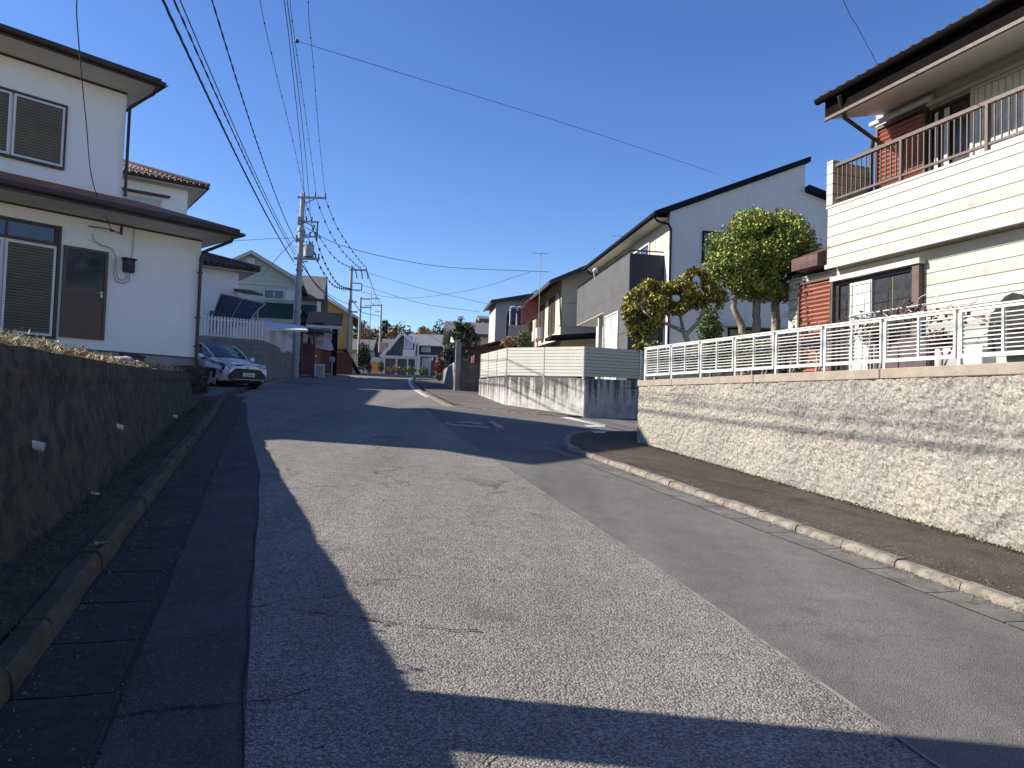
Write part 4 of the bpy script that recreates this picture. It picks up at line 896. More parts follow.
def house(name, label, fr, x0, x1, y0, y1, z0, ze, ridge='y', peak=None, rise=1.8, ov=.5, wall='wall_white', roof='roof_grey', trim='cream_trim', th=.14, hip=False, gutter=True):
    t_ = thing(name, label, 'house', fr); mb = MB()
    if hip: mb.box(x0, y0, z0, x1, y1, ze)
    elif ridge == 'y':
        pk = (x0+x1)/2 if peak is None else peak
        mb.prism([(x0, z0), (x1, z0), (x1, ze), (pk, ze+rise), (x0, ze)], y0, y1, 'y')
    else:
        pk = (y0+y1)/2 if peak is None else peak
        mb.prism([(y0, z0), (y1, z0), (y1, ze), (pk, ze+rise), (y0, ze)], x0, x1, 'x')
    mb.build('wall', wall, t_)
    mb = MB(); tb = MB(); up = Vector((0, 0, 1))
    if hip:
        a = [(x0-ov, y0-ov), (x1+ov, y0-ov), (x1+ov, y1+ov), (x0-ov, y1+ov)]; w_ = min(x1-x0, y1-y0)/2
        if x1-x0 > y1-y0: b = [(x0+w_, (y0+y1)/2), (x1-w_, (y0+y1)/2)]; T = [0, 1, 1, 0]
        else: b = [((x0+x1)/2, y0+w_), ((x0+x1)/2, y1-w_)]; T = [0, 0, 1, 1]
        A = [Vector((x, y, ze+.1)) for x, y in a]; B = [Vector((*q, ze+rise)) for q in b]
        for i in range(4):
            j = (i+1) % 4
            mb.add([A[i], A[j], B[T[j]]]+([B[T[i]]] if T[i] != T[j] else []), [[0, 1, 2]+([3] if T[i] != T[j] else [])])
        tb.box(x0-ov, y0-ov, ze-.06, x1+ov, y1+ov, ze+.09)
    else:
        def pr(lo, hi, sgn, o0, o1):
            pass
        if ridge == 'y':
            s0 = rise/(pk-x0); s1 = rise/(x1-pk)
            for xa, za, c in ((x0-ov, ze-ov*s0, 0), (x1+ov, ze-ov*s1, 1)):
                mb.prism([(xa, za+.01), (pk, ze+rise+.01), (pk, ze+rise+.01+th), (xa, za+.01+th)], y0-ov, y1+ov, 'y')
                tb.prism([(xa, za-.08), (pk, ze+rise-.08), (pk, ze+rise+th-.01), (xa, za+th-.01)], y0-ov-.03, y0-ov-.004, 'y')
                s_ = -1 if c == 0 else 1; tb.box(xa+s_*.004, y0-ov, za-.06, xa+s_*.05, y1+ov, za+th-.02)
        else:
            s0 = rise/(pk-y0); s1 = rise/(y1-pk)
            for ya, za, s_ in ((y0-ov, ze-ov*s0, -1), (y1+ov, ze-ov*s1, 1)):
                mb.prism([(ya, za+.01), (pk, ze+rise+.01), (pk, ze+rise+.01+th), (ya, za+.01+th)], x0-ov, x1+ov, 'x')
                for xa, xb in ((x0-ov-.03, x0-ov-.004), (x1+ov+.004, x1+ov+.03)): tb.prism([(ya, za-.08), (pk, ze+rise-.08), (pk, ze+rise+th-.01), (ya, za+th-.01)], xa, xb, 'x')
                tb.box(x0-ov, ya+s_*.004, za-.06, x1+ov, ya+s_*.05, za+th-.02)
    mb.build('roof', roof, t_); tb.build('fascia', trim, t_); return t_
def win_side(parent, y0, y1, z0, z1, x, out=-1, frame='alu_white', glass='glass', bars=1, fw=.05, d=.05, name='window'):
    """window on a face of constant x"""
    mb = MB(); xa, xb = x+out*d, x; f = fw
    mb.box(xa, y0, z0, xb, y0+f, z1); mb.box(xa, y1-f, z0, xb, y1, z1); mb.box(xa, y0+f, z1-f, xb, y1-f, z1); mb.box(xa, y0+f, z0, xb, y1-f, z0+f)
    for k in range(bars):
        c = y0+(y1-y0)*(k+1)/(bars+1); mb.box(x+out*d*.8, c-.02, z0+f, x, c+.02, z1-f)
    fr_ = mb.build(name, frame, parent); mb = MB(); mb.box(x+out*.014, y0+f, z0+f, x+.0, y1-f, z1-f); mb.build('pane', glass, fr_); return fr_
def tiled(mb, a, b, c, d, pu=.26, rows=.28, amp=.035):
    """wavy pantile sheet; a-b eave edge, d-c top edge"""
    a, b, c, d = map(Vector, (a, b, c, d)); n = int((b-a).length/pu)*6; m_ = max(2, int(((d-a).length)/rows)); nrm = (b-a).cross(d-a).normalized()
    if nrm.z < 0: nrm = -nrm
    P = []
    for j in range(m_+1):
        for q in (0, 1):
            v = min(1, (j+q*.96)/m_)
            if j == m_ and q: continue
            P.append([(a.lerp(b, i/n)).lerp(d.lerp(c, i/n), v)+nrm*(amp*math.cos(2*math.pi*i/6)+(.035 if q == 0 else 0)) for i in range(n+1)])
    mb.grid(P, smooth=False)

# ================================================================ MODERN GREY HOUSE
o = onY(670, 220, 24.2); H2 = Fr(o.x, o.y, 8.2)
h2 = thing('modern_house', 'modern pale house with single-slope dark roof and projecting charcoal balcony block', 'house', H2)
zb2 = 1.4
mb = MB(); mb.prism([(0, zb2), (4.75, zb2), (4.75, 10.33), (0, 8.34)], 0, 9.2, 'y'); mb.prism([(4.75, zb2), (9.5, zb2), (9.5, 8.0), (4.75, 9.35)], .0, 9.2, 'y'); mb.build('wall', 'wall_grey_light', h2)
mb = MB(); mb.prism([(-.55, 8.12), (4.9, 10.40), (4.9, 10.58), (-.55, 8.32)], -.10, 9.6, 'y'); mb.build('roof', 'roof_navy', h2)
mb = MB(); mb.prism([(4.77, 9.55), (9.9, 8.05), (9.9, 7.85), (4.77, 9.36)], -.25, 9.6, 'y'); mb.build('roof', 'roof_navy', h2)
mb = MB(); mb.add([(-.54, -.09, 8.105), (-.54, 9.6, 8.105), (-.02, 9.6, 8.11), (-.02, -.09, 8.11)], [[0, 1, 2, 3]]); mb.build('soffit', 'cream_trim', h2)
mb = MB(); mb.tube([(-.6, -.36, 8.16), (-.6, 9.6, 8.16)], .06, 8); mb.build('gutter', 'roof_navy', h2)
downpipe(h2, [(-.6, -.1, 8.14), (-.45, -.08, 7.98), (-.06, -.06, 7.9), (.02, -.06, 7.75), (.02, -.06, 2.4)], .035, 'roof_navy')
downpipe(h2, [(-.6, 9.0, 8.14), (-.45, 9.0, 7.9), (-.06, 9.0, 7.8), (-.06, 9.0, 6.9)], .035, 'roof_navy')
mb = MB(); mb.box(-.012, .02, 7.1, 0.0, 9.15, 8.1); mb.build('side_cladding', 'wall_cream', h2)
# charcoal block: ground-floor wing and balcony
mb = MB(); mb.box(-1.2, .45, zb2, -.004, 3.6, 6.98); mb.box(-1.2, 3.6, 5.42, -.013, 8.0, 6.98); bk = mb.build('balcony', 'wall_charcoal', h2)
mb = MB(); mb.box(-1.19, .43, zb2, -.0, .449, 6.975); mb.build('balcony_front', 'wall_charcoal_shaded', h2)  # front sheet in a darker charcoal: the shade is put into the colour
mb = MB(); mb.box(-1.19, 3.62, 5.39, -.02, 7.98, 5.418); mb.build('balcony_soffit', 'cream_trim', h2)
mb = MB()
mb.tube([(-1.15, .5, 7.1), (-1.15, 7.95, 7.1)], .022, 6); mb.tube([(-1.15, .5, 7.1), (-.02, .5, 7.1)], .022, 6)
for yy in (.5, 2.0, 3.5, 5, 6.5, 7.9): mb.tube([(-1.15, yy, 6.98), (-1.15, yy, 7.1)], .014, 5)
mb.tube([(-.6, .5, 6.98), (-.6, .5, 7.1)], .014, 5); mb.build('railing', 'roof_navy', h2)
mb = MB(); mb.box(-1.1, 4.6, zb2, -.95, 4.75, 5.40); mb.build('pillar', 'cream_trim', h2)
win_side(h2, 1.5, 3.25, 2.7, 5.2, -1.2, glass='curtain', bars=1, fw=.05)
win_side(h2, 1.9, 3.9, 6.0, 7.75, -.012, glass='glass', bars=1, fw=.06, d=.06)
mb = MB(); mb.box(-.03, 1.0, 7.86, -.013, 1.06, 8.1); mb.box(-.03, 1.35, 6.98, -.013, 1.42, 8.1); mb.build('trim', 'cream_trim', h2)
window(h2, 1.13, 1.75, 6.72, 7.78, bars=0, frame='roof_navy', fw=.05)
window(h2, 2.1, 4.2, 3.2, 4.6, bars=1, frame='roof_navy')
mb = MB(); mb.box(1.9, -.35, 4.62, 4.4, 0, 4.72); mb.build('window_hood', 'cream_trim', h2)
mb = MB(); mb.box(4.2, -.16, 5.05, 4.42, 0, 5.25); mb.build('vent_cover', 'alu_white', h2)
mb = MB(); mb.box(2.7, -.004, 2.5, 2.712, -.0005, 9.2); mb.box(0, -.004, 5.6, 4.75, -.0005, 5.612); mb.build('panel_joint', 'grey_metal', h2)
mb = MB(); p0 = Vector((-1.25, 7.2, 7.15)); mb.tube([(-1.2, 5.0, 6.9), (-1.28, 5.0, 7.25)], .02, 6); mb.tube([(-1.2, 5.0, 7.25), (-1.26, 4.9, 7.27)], [.11, .03], 12); mb.tube([(-1.3, 5.0, 7.2), (-1.5, 5.0, 7.28)], .02, 5); mb.build('satellite_dish', 'alu_white', h2)
def antenna(label, p, h, s=.5):
    t_ = thing('tv_antenna', label, 'antenna', loc=p); mb = MB(); mb.tube([(0, 0, 0), (0, 0, h)], .018*s*2, 6); mb.build('mast', 'grey_metal', t_)
    mb = MB(); mb.tube([(-s, 0, h-.1), (s, 0, h-.1)], .012*s*2, 5)
    for k in range(8): xx = -s+2*s*k/7; mb.tube([(xx, -.22*s*1.4, h-.1), (xx, .22*s*1.4, h-.1)], .009*s*2, 4)
    mb.build('elements', 'grey_metal', t_)
antenna('small tv antenna on the roof of the modern pale house', H2.w(1.0, 9.0, 8.9), .9, .4)

# ================================================================ STAINED CONCRETE WALL WITH CREAM LOUVRE FENCE
A_, B_, C_, D_ = Vector((-1.26, 28.24, 0)), Vector((-.23, 23.35, 0)), Vector((2.0, 20.32, 0)), Vector((3.75, 21.55, 0)); E2 = D_+(D_-C_)*3.2
A0 = A_+Vector((3.2, 1.2, 0))
cw = thing('stained_concrete_wall', 'low concrete wall with dark water stains at the corner of the side street', 'wall', loc=C_*1.0); cw.location.z = 1.46
lf = thing('louvre_fence', 'cream horizontal louvre fence panels standing on the stained concrete wall', 'fence', loc=C_*1.0); lf.location.z = 2.55
def seg_tf(a, b, base):
    d = (b-a).normalized(); n = Vector((-d.y, d.x, 0))
    return lambda q: a+d*q.x+n*q.y+Vector((0, 0, q.z))-base
cb = Vector((C_.x, C_.y, 1.46)); lb = Vector((C_.x, C_.y, 2.55))
segs = [(A0, A_, 2.80, 2.78, 3.76, 3.74), (A_, B_, 2.78, 2.66, 3.74, 3.6), (B_, C_, 2.66, 2.55, 3.6, 3.45), (C_, D_, 2.55, 2.6, 3.45, 3.50), (D_, E2, 2.6, 2.7, 3.5, 3.62)]
for a, b, za, zb_, fa, fb in segs:
    L_ = (b-a).length; tf = seg_tf(a, b, cb); n = max(1, int(L_/2))
    mb = MB()
    for k in range(n):
        u0, u1 = L_*k/n+.012, L_*(k+1)/n-.012; z0 = 0.8
        zt0, zt1 = za+(zb_-za)*k/n, za+(zb_-za)*(k+1)/n
        vs = [tf(Vector(q)) for q in ((u0, 0, z0), (u1, 0, z0), (u1, .16, z0), (u0, .16, z0), (u0, 0, zt0), (u1, 0, zt1), (u1, .16, zt1), (u0, .16, zt0))]
        mb.add(vs, [[0,3,2,1],[4,5,6,7],[0,1,5,4],[1,2,6,5],[2,3,7,6],[3,0,4,7]])
    mb.build('wall_section', 'concrete_wall', cw, .01)
    tf = seg_tf(a, b, lb); m_ = max(1, round(L_/1.95))
    for k in range(m_):
        u0, u1 = L_*k/m_, L_*(k+1)/m_; mb = MB()
        for j in range(9):
            f0, f1 = j/9, (j+.86)/9
            def zz(u, f): 
                c = u/L_; lo = za+(zb_-za)*c+.06; hi = fa+(fb-fa)*c; return lo+(hi-lo)*f
            vs = [tf(Vector(q)) for q in ((u0+.04, .05, zz(u0, f0)), (u1-.04, .05, zz(u1, f0)), (u1-.04, .07, zz(u1, f0)), (u0+.04, .07, zz(u0, f0)), (u0+.04, .035, zz(u0, f1)), (u1-.04, .035, zz(u1, f1)), (u1-.04, .07, zz(u1, f1)), (u0+.04, .07, zz(u0, f1)))]
            mb.add(vs, [[0,3,2,1],[4,5,6,7],[0,1,5,4],[1,2,6,5],[2,3,7,6],[3,0,4,7]])
        vs = [tf(Vector(q)) for q in ((u0+.04, .10, zz(u0, 0)), (u1-.04, .10, zz(u1, 0)), (u1-.04, .10, zz(u1, .99)), (u0+.04, .10, zz(u0, .99)))]
        mb.add(vs, [[0, 1, 2, 3]])
        mb.build('louvre_panel', 'panel_cream', lf)
        mb = MB(); c = u0/L_; mb.box(u0-.03, .03, za+(zb_-za)*c-.02, u0+.03, .09, fa+(fb-fa)*c-.01, tf); mb.build('post', 'alu', lf)
y_ = MB(); y_.add([A0+Vector((0, .2, 2.5)), A_+Vector((.16, .1, 2.5)), B_+Vector((.2, .1, 2.5)), C_+Vector((0, .25, 2.45)), D_+Vector((-.1, .2, 2.5)), E2+Vector((-.1, .2, 2.6)), Vector((16, 34, 2.6)), Vector((12, 60, 2.6)), Vector((2, 60, 2.6))], [[0, 1, 2, 3, 4, 5, 6, 7, 8]]); struct('yard_middle', y_, 'soil')

# ================================================================ CREAM HOUSE BEHIND THE MODERN ONE
o = onY(562, 280, 35.5); H4 = Fr(o.x, o.y, 8.2)
def hz(fr, px, py, ax, v): return fr.hit(px, py, ax, v)
e1 = H4.hit(549, 267, 0, -.7); e2 = H4.hit(523, 296, 0, -.7)
h4 = house('cream_house', 'cream two-storey house with dark sloping roof just left of the modern house', H4, 0, 8, 0, 11.5, 2.2, 8.05, ridge='y', rise=1.9, ov=.7, wall='wall_cream', roof='roof_navy', trim='dark_brown')
for y0, y1 in ((1.4, 3.0), (4.2, 6.6), (8.2, 10)): win_side(h4, y0, y1, 5.6, 7.5, 0, glass='glass_warm', frame='door_brown')
window(h4, .9, 3.8, 3.3, 4.7, glass='glass', frame='door_brown')
mb = MB(); mb.prism([(-.75, 5.0), (5, 5.6), (5, 5.75), (-.75, 5.15)], -1.6, -.0, 'y'); mb.build('porch_roof', 'roof_navy', h4)
mb = MB(); mb.box(-.1, -.03, 5.75, 5, -.001, 5.80); mb.box(.02, -.03, 6.9, 5, -.001, 6.94); mb.build('trim', 'grey_metal', h4)
mb = MB(); mb.prism([(-1.5, 4.5), (.0, 5.0), (.0, 5.12), (-1.5, 4.62)], -.2, 9, 'y'); mb.build('lower_roof', 'roof_grey', h4)
downpipe(h4, [(-.6, -.4, 7.7), (-.1, -.05, 7.4), (.0, -.05, 5.8)], .035)
mb = MB(); mb.box(-.35, 4.4, 5.62, -.02, 5.2, 6.2); mb.build('outdoor_unit', 'alu_white', h4)
p = onY(538, 340, 31); antenna('tall tv antenna mast in front of the cream house', (p.x, p.y, 2.5), onY(538, 251, 31).z-2.5, .35)

# narrow house with laundry balcony and red stair
o = onY(511, 300, 44); H5 = Fr(o.x, o.y, 8)
zt = onY(511, 303, 44).z
h5 = house('balcony_house', 'grey-green house with laundry hanging on its upper balcony', H5, -.9, 1.9, 0, 3.5, 3, zt, ridge='y', peak=1.2, rise=.45, ov=.3, wall='wall_pale', roof='roof_grey', trim='dark_brown')
mb = MB(); mb.box(-.25, -1.3, zt-2.2, .9, -1.26, zt-1.45); mb.box(-.25, -1.26, zt-2.2, .9, -.0, zt-2.1); mb.build('balcony', 'grey_metal', h5)
mb = MB(); 
for a in (-.2, .22): mb.tube([(.0+a, -1.3, zt-1.5), (.0+a, -1.3, zt-.5), (.06+a, -1.3, zt-.4), (.32+a, -1.3, zt-.4), (.38+a, -1.3, zt-.5), (.38+a, -1.3, zt-1.5)], .03, 6)
mb.build('balcony_frame', 'alu_white', h5)
M('cloth_navy', (.03, .045, .11), (.05, .06, .14), 5, .9)
for k, (a, lab) in enumerate(((-.13, 'left of two navy garments drying on the grey-green house balcony'), (.28, 'right of two navy garments drying on the grey-green house balcony'))):
    t_ = thing('garment', lab, 'clothes', loc=H5.w(a, -1.4, zt-1.25), rz=H5.a, group='laundry on the far balcony')
    mb = MB(); mb.prism([(0.02, 0), (.26, 0), (.25, .5), (.33, .42), (.36, .5), (.24, .72), (.04, .72), (-.08, .5), (-.05, .42), (.03, .5)], -.03, .03, 'y'); mb.build('cloth', 'cloth_navy', t_)
window(h5, -.3, 1.0, zt-2.1, zt-.4, glass='glass', frame='alu_white')
mb = MB(); mb.prism([(-1.3, zt-3.2), (.8, zt-2.7), (.8, zt-2.6), (-1.3, zt-3.1)], -1.6, -.02, 'y'); mb.build('porch_roof', 'tile_brown', h5)
# red-brown outside stair in front
o = onY(529, 330, 40); HS = Fr(o.x, o.y, 8); zs = o.z
s_ = thing('outside_stair', 'red-brown metal outside stair climbing behind the louvre fence', 'stair', HS)
mb = MB(); q = [HS.loc(onY(px, py, 40)) for px, py in ((521, 324), (521, 308), (537, 297), (537, 316))]

for k in range(22):
    f = k/21; a = q[0].lerp(q[3], f); b_ = q[1].lerp(q[2], f); mb.box(a.x-.018, -.03, a.z, a.x+.018, 0, b_.z)
mb.bar(q[0], q[3], .12, .25); mb.build('stair_side', 'metal_red', s_)
mb = MB(); mb.bar(q[1]+Vector((0, 0, .1)), q[2]+Vector((0, 0, .1)), .06); 
for f in (0, .25, .5, .75, 1): a = q[1].lerp(q[2], f); mb.bar(a, a+Vector((0, .01, .35)), .04)
mb.bar(q[1]+Vector((0, 0, .38)), q[2]+Vector((0, 0, .38)), .05); mb.build('handrail', 'metal_red', s_)
mb = MB(); mb.box(-.5, -.03, 2.5, -.42, .05, zs); mb.box(.45, -.03, 2.5, .53, .05, zs+.6); mb.build('stair_post', 'metal_red', s_)
# red-railed house above it
o = onY(527, 295, 48); H6 = Fr(o.x, o.y, 8); zt = onY(520, 294, 48).z
h6 = house('rooftop_house', 'pale house with a red-brown roof balcony above the outside stair', H6, -.3, 3, 0, 3.5, 3, zt-.3, ridge='y', peak=2.6, rise=.6, ov=.4, wall='wall_white', roof='roof_navy', trim='dark_brown')
mb = MB()
for zz in (0, .35, .7): mb.bar((-1.6, -.9, zt-1.3+zz), (.3, -.9, zt-1.3+zz), .05)
for xx in (-1.6, -1, -.4, .3): mb.bar((xx, -.9, zt-1.3), (xx, -.9, zt-.6), .05)
mb.box(-1.6, -.9, zt-1.5, .3, 0, zt-1.38); mb.build('balcony', 'metal_red', h6); window(h6, .6, 2.2, zt-2.2, zt-.9)
# last house on that side
o = onY(484, 330, 54); H7_ = Fr(o.x, o.y, 8); zt = onY(484, 320, 54).z
h7_ = house('far_grey_house', 'grey house with dark low roof and slatted balcony, farthest on the right row', H7_, 0, 2.2, 0, 3, 3.5, zt, ridge='x', rise=.35, ov=.4, wall='wall_pale', roof='roof_grey', trim='roof_grey')
zz = onY(498, 330, 52).z
mb = MB(); mb.box(.3, -1.5, zz-.75, 2.3, -1.46, zz-.65); mb.box(.3, -1.5, zz, 2.3, -1.46, zz+.05)
for k in range(7): mb.box(.32+k*.31, -1.5, zz-.65, .44+k*.31, -1.46, zz)
mb.box(.3, -1.46, zz-.8, 2.3, 0, zz-.7); mb.build('balcony', 'alu_white', h7_)
mb = MB(); mb.box(-1.0, -1.7, zz-1.6, 2.6, -1.5, zz-.95); mb.build('balcony_wall', 'metal_red', h7_); window(h7_, 1, 2.6, zz+.2, zt-.2)
o = onY(472, 345, 50); H8_ = Fr(o.x, o.y, 8); zt = onY(472, 334, 50).z
h8_ = house('small_tiled_house', 'small pale house with brown-grey tiled roof behind the leafy tree', H8_, -1.2, 3.2, 0, 6, 3.2, zt, ridge='x', rise=1.0, ov=.5, wall='wall_white', roof='roof_grey', trim='door_brown'); window(h8_, -.6, .4, zt-1.9, zt-.8)
# low roofs and clutter behind the louvre fence
o = onY(492, 345, 38); HL = Fr(o.x, o.y, 8); t_ = thing('garden_shed', 'low shed with a dark tiled roof behind the left end of the louvre fence', 'shed', HL)
mb = MB(); mb.box(-.9, 0, 2.4, 1.6, 1.8, o.z-.05); mb.build('wall', 'wall_brown', t_); mb = MB(); mb.prism([(-1.2, o.z-.25), (.4, o.z+.25), (1.9, o.z-.1), (1.9, o.z-.18), (.4, o.z+.15), (-1.2, o.z-.33)], -.4, 2.1, 'y'); mb.build('roof', 'tile_brown', t_)
bush('conifer_shrub', 'bright yellow-green conical shrub peeping above the louvre fence', 524, 340, 30, 8, 9, 'weed_green', 900, .09, 2.5)
bush('garden_shrub', 'dull brown-green bush behind the left fence panel', 508, 342, 31, 9, 5, 'dry_leaves', 500, .09, 2.5)

# wall, pillar and tree farther up on the right
a3, b3, c3_ = hitg(442, 382), hitg(455, 389), hitg(481, 389.5)
c3_ = Vector((b3.x+(c3_-b3).normalized().x*2.6, b3.y+.5, 0)); a3.z = b3.z = 0
a3 = Vector((onY(443, 380, 37.5).x, 37.5, 0)); b3 = Vector((onY(455, 389, 30.5).x, 30.5, 0)); c3_ = Vector((onY(482, 389, 31.2).x, 31.2, 0))
g3 = thing('block_wall', 'old concrete block wall with pillar and dark fence, sunlit on its street side', 'wall', loc=(b3.x, b3.y, 2.3)); bb = Vector((b3.x, b3.y, 2.3))
zt = onY(455, 361, 30.5).z
mb = MB(); mb.box(0, 0, 1.5, (b3-a3).length, .16, zt, seg_tf(a3, b3, bb)); mb.build('street_side', 'block_sunlit', g3)
mb = MB(); mb.box(.0, .0, 1.5, (c3_-b3).length, .16, zt-.02, seg_tf(b3, c3_, bb)); mb.build('shaded_side', 'block_dark', g3)  # same wall in darker block, its shade put into the colour
mb = MB(); d_ = (b3-a3).length; mb.box(d_-.17, -.02, 1.5, d_+.03, .2, onY(455, 342, 30.5).z, seg_tf(a3, b3, bb)); mb.box(.5, -.02, 1.5, .68, .18, zt+.45, seg_tf(a3, b3, bb)); mb.build('pillar', 'block_sunlit', g3)
mb = MB()
for zz in (zt+.08, zt+.62): mb.box(.7, .05, zz, d_-.2, .09, zz+.05, seg_tf(a3, b3, bb))
u = .75
while u < d_-.25: mb.box(u, .06, zt+.1, u+.05, .08, zt+.64, seg_tf(a3, b3, bb)); u += .12
mb.build('railing', 'roof_navy', g3)
mb = MB(); u = 0.1
while u < (c3_-b3).length: mb.box(u, .06, zt, u+.02, .08, zt+.6, seg_tf(b3, c3_, bb)); u += .09
mb.box(0, .05, zt+.58, (c3_-b3).length, .09, zt+.62, seg_tf(b3, c3_, bb)); mb.build('mesh_fence', 'roof_navy', g3)
y_ = MB(); y_.add([a3+Vector((.3, 0, zt-.1)), b3+Vector((.2, .2, zt-.1)), c3_+Vector((0, .2, zt-.1)), c3_+Vector((5, 12, zt-.1)), a3+Vector((8, 10, zt-.1))], [[0, 1, 2, 3, 4]]); struct('yard_far', y_, 'soil')
y0 = zt-.1; bt = P_(463, 350, 33.5); tt = thing('garden_tree', 'dark leafy evergreen tree rising behind the old block wall', 'tree', loc=(bt.x, bt.y, y0))
def blobw(px, py, rx, ry, Y):
    q = onY(px, py, Y)-Vector((bt.x, bt.y, tt.location.z)); s = Y/740; return (q.x, q.y, q.z, rx*s, rx*s, ry*s)
mb = MB(); limb(mb, [(0, 0, 0), (0, .05, 1), (.05, 0, 1.9)], .09, .04); limb(mb, [(0, 0, .5), (-.4, 0, 1.2), (-.5, .1, 1.8)], .05, .02); limb(mb, [(0, 0, .6), (.3, 0, 1.2), (.4, .1, 1.6)], .05, .02); mb.build('trunk', 'bark', tt)
M('leaf_dark', (.075, .10, .03), (.035, .055, .018), 2, .6, island=.5)
mb = MB(); crown(mb, [blobw(462, 335, 13, 12, 33.5), blobw(455, 330, 8, 9, 33.5), blobw(468, 328, 8, 7, 33.5), blobw(460, 350, 14, 9, 33.5), blobw(474, 340, 7, 8, 33.7), blobw(461, 320, 4, 4, 33.5), blobw(447, 352, 7, 9, 35), blobw(441, 362, 5, 6, 37)], 5200, .13, shell=.15, aspect=2.4, gap=.34, gs=2.6); mb.build('crown', 'leaf_dark', tt)
M('azalea', (.42, .05, .05), (.22, .06, .05), 4, .7, island=.4)
bush('red_bush', 'bright red leafed bush at the foot of the block wall beside the footway', 440, 366, 40, 5.5, 9, 'azalea', 1300, .10, 3.2)
bush('yellow_bush', 'yellow-green low plant under the red bush', 439, 377, 38.5, 5, 3.5, 'weed_green', 380, .09, 3.05)
# ================================================================ LEFT ROW
# block wall with slatted fence behind the parked car
k0 = onY(196, 380, 26.6); k1 = onY(262.5, 384, 28.0); k2 = onY(291.5, 378, 34.0); k0.z = k1.z = k2.z = 0
kk = k0+(k0-k1)*1.0
bw = thing('boundary_wall', 'grey block boundary wall behind the parked silver car, turning the corner up the street', 'wall', loc=(k1.x, k1.y, 2.2)); bb = Vector((k1.x, k1.y, 2.2))
zt = 3.95
mb = MB(); mb.box(0, 0, 1.3, (k1-kk).length, .15, zt, seg_tf(kk, k1, bb)); mb.build('shaded_side', 'block_grey', bw)
mb = MB(); mb.box(0, .0, 1.3, (k2-k1).length, .15, zt-.04, seg_tf(k1, k2, bb)); mb.build('street_side', 'block_grey', bw)
mb = MB(); mb.box(.02, .02, zt+.0, (k2-k1).length, .09, zt+.60, seg_tf(k1, k2, bb)); mb.build('parapet', 'wall_grey_light', bw)
sf = thing('slatted_fence', 'white vertical slat fence on top of the boundary wall behind the silver car', 'fence', loc=(k1.x, k1.y, zt)); bb = Vector((k1.x, k1.y, zt))
mb = MB(); mb.box(0, .05, zt+.04, (k1-kk).length, .08, zt+.09, seg_tf(kk, k1, bb)); mb.box(0, .05, zt+.62, (k1-kk).length, .08, zt+.68, seg_tf(kk, k1, bb)); mb.build('rail', 'alu_white', sf)
mb = MB(); u = .03
while u < (k1-kk).length-.05: mb.box(u, .02, zt+.03, u+.07, .045, zt+.76, seg_tf(kk, k1, bb)); u += .115
mb.build('slats', 'alu_white', sf); mb = MB()
for u in (.1, 1.6, 3.1, (k1-kk).length-.08): mb.box(u, .085, zt-.05, u+.05, .13, zt+.7, seg_tf(kk, k1, bb))
mb.build('post', 'alu', sf)
y_ = MB(); y_.add([kk+Vector((0, .2, zt-.3)), k1+Vector((-.2, .2, zt-.3)), k2+Vector((-.3, 0, zt-.3)), Vector((-14, 46, zt-.3)), Vector((-45, 50, zt-.3)), Vector((-40, 26, zt-.3))], [[0, 1, 2, 3, 4, 5]]); struct('yard_terrace', y_, 'soil')
YZ = zt-.3
# unseen house added behind the stucco house to cast the long street shade
HX = Fr(-15.3, 20.9, 90); rear_ = house('shade_casting_house', 'unseen white gabled house added behind the shaded stucco house to cast shade', HX, 0, 7.6, 0, 8, 1.8, 8.5, ridge='x', rise=1.6, ov=.4, wall='wall_white', roof='roof_grey', trim='dark_brown'); window(rear_, 1.2, 2.8, 5.8, 7.2); window(rear_, 4.2, 5.6, 5.8, 7.2)
# tiled-roof house
o = onY(187.5, 200, 34); HT = Fr(o.x, o.y, 35)
zu = HT.hit(187.5, 190, 1, 0).z
ht = thing('tiled_roof_house', 'white house with dark brown pantile roofs directly behind the shaded stucco house', 'house', HT)
lx, ly = 2.2, -1.0
zl = onY(222, 266, 33).z
mb = MB(); mb.box(-9, 0, YZ, 0, 7, zu); mb.box(-9, ly, YZ, lx, 7, zl); mb.build('wall', 'stucco_white', ht)
def tile_roof(parent, x0, x1, y0, y1, z, ov, rise, ins):
    mb = MB(); a, b, c, d = (x0-ov, y0-ov, z+.12), (x1+ov, y0-ov, z+.12), (x1+ov, y1+ov, z+.12), (x0-ov, y1+ov, z+.12)
    A, B, Cq, D = (x0+ins, y0+ins, z+rise), (x1-ins, y0+ins, z+rise), (x1-ins, y1-ins, z+rise), (x0+ins, y1-ins, z+rise)
    tiled(mb, a, b, B, A); tiled(mb, b, c, Cq, B); mb.add([a, d, D, A], [[0, 1, 2, 3]]); mb.add([d, c, Cq, D], [[0, 1, 2, 3]]); mb.build('roof', 'tile_brown', parent, normals=False)
    mb = MB()
    for k in range(int((x1-x0+2*ov)/.26)+1): mb.tube([(x0-ov+k*.26, y0-ov-.03, z+.14), (x0-ov+k*.26, y0-ov+.2, z+.2)], .06, 7)
    mb.tube([(x1+ov, y0-ov, z+.2), (x1-ins, y0+ins, z+rise+.06)], .09, 8); mb.build('eave_tiles', 'tile_brown', parent)
    eave_trim(x0, x1, y0, y1, z, ov-.06, parent, top=.12); mb = MB(); mb.box(x0-ov+.1, y0-ov+.1, z-.03, x1+ov-.1, y1+ov-.1, z-.006); mb.build('soffit', 'soffit', parent)
tile_roof(ht, -9, 0, 0, 7, zu, .75, 1.7, 3.2)
tile_roof(ht, -9, lx, ly, 7, zl, .75, .95, 1.6)
wz = HT.hit(160, 199, 1, 0).z
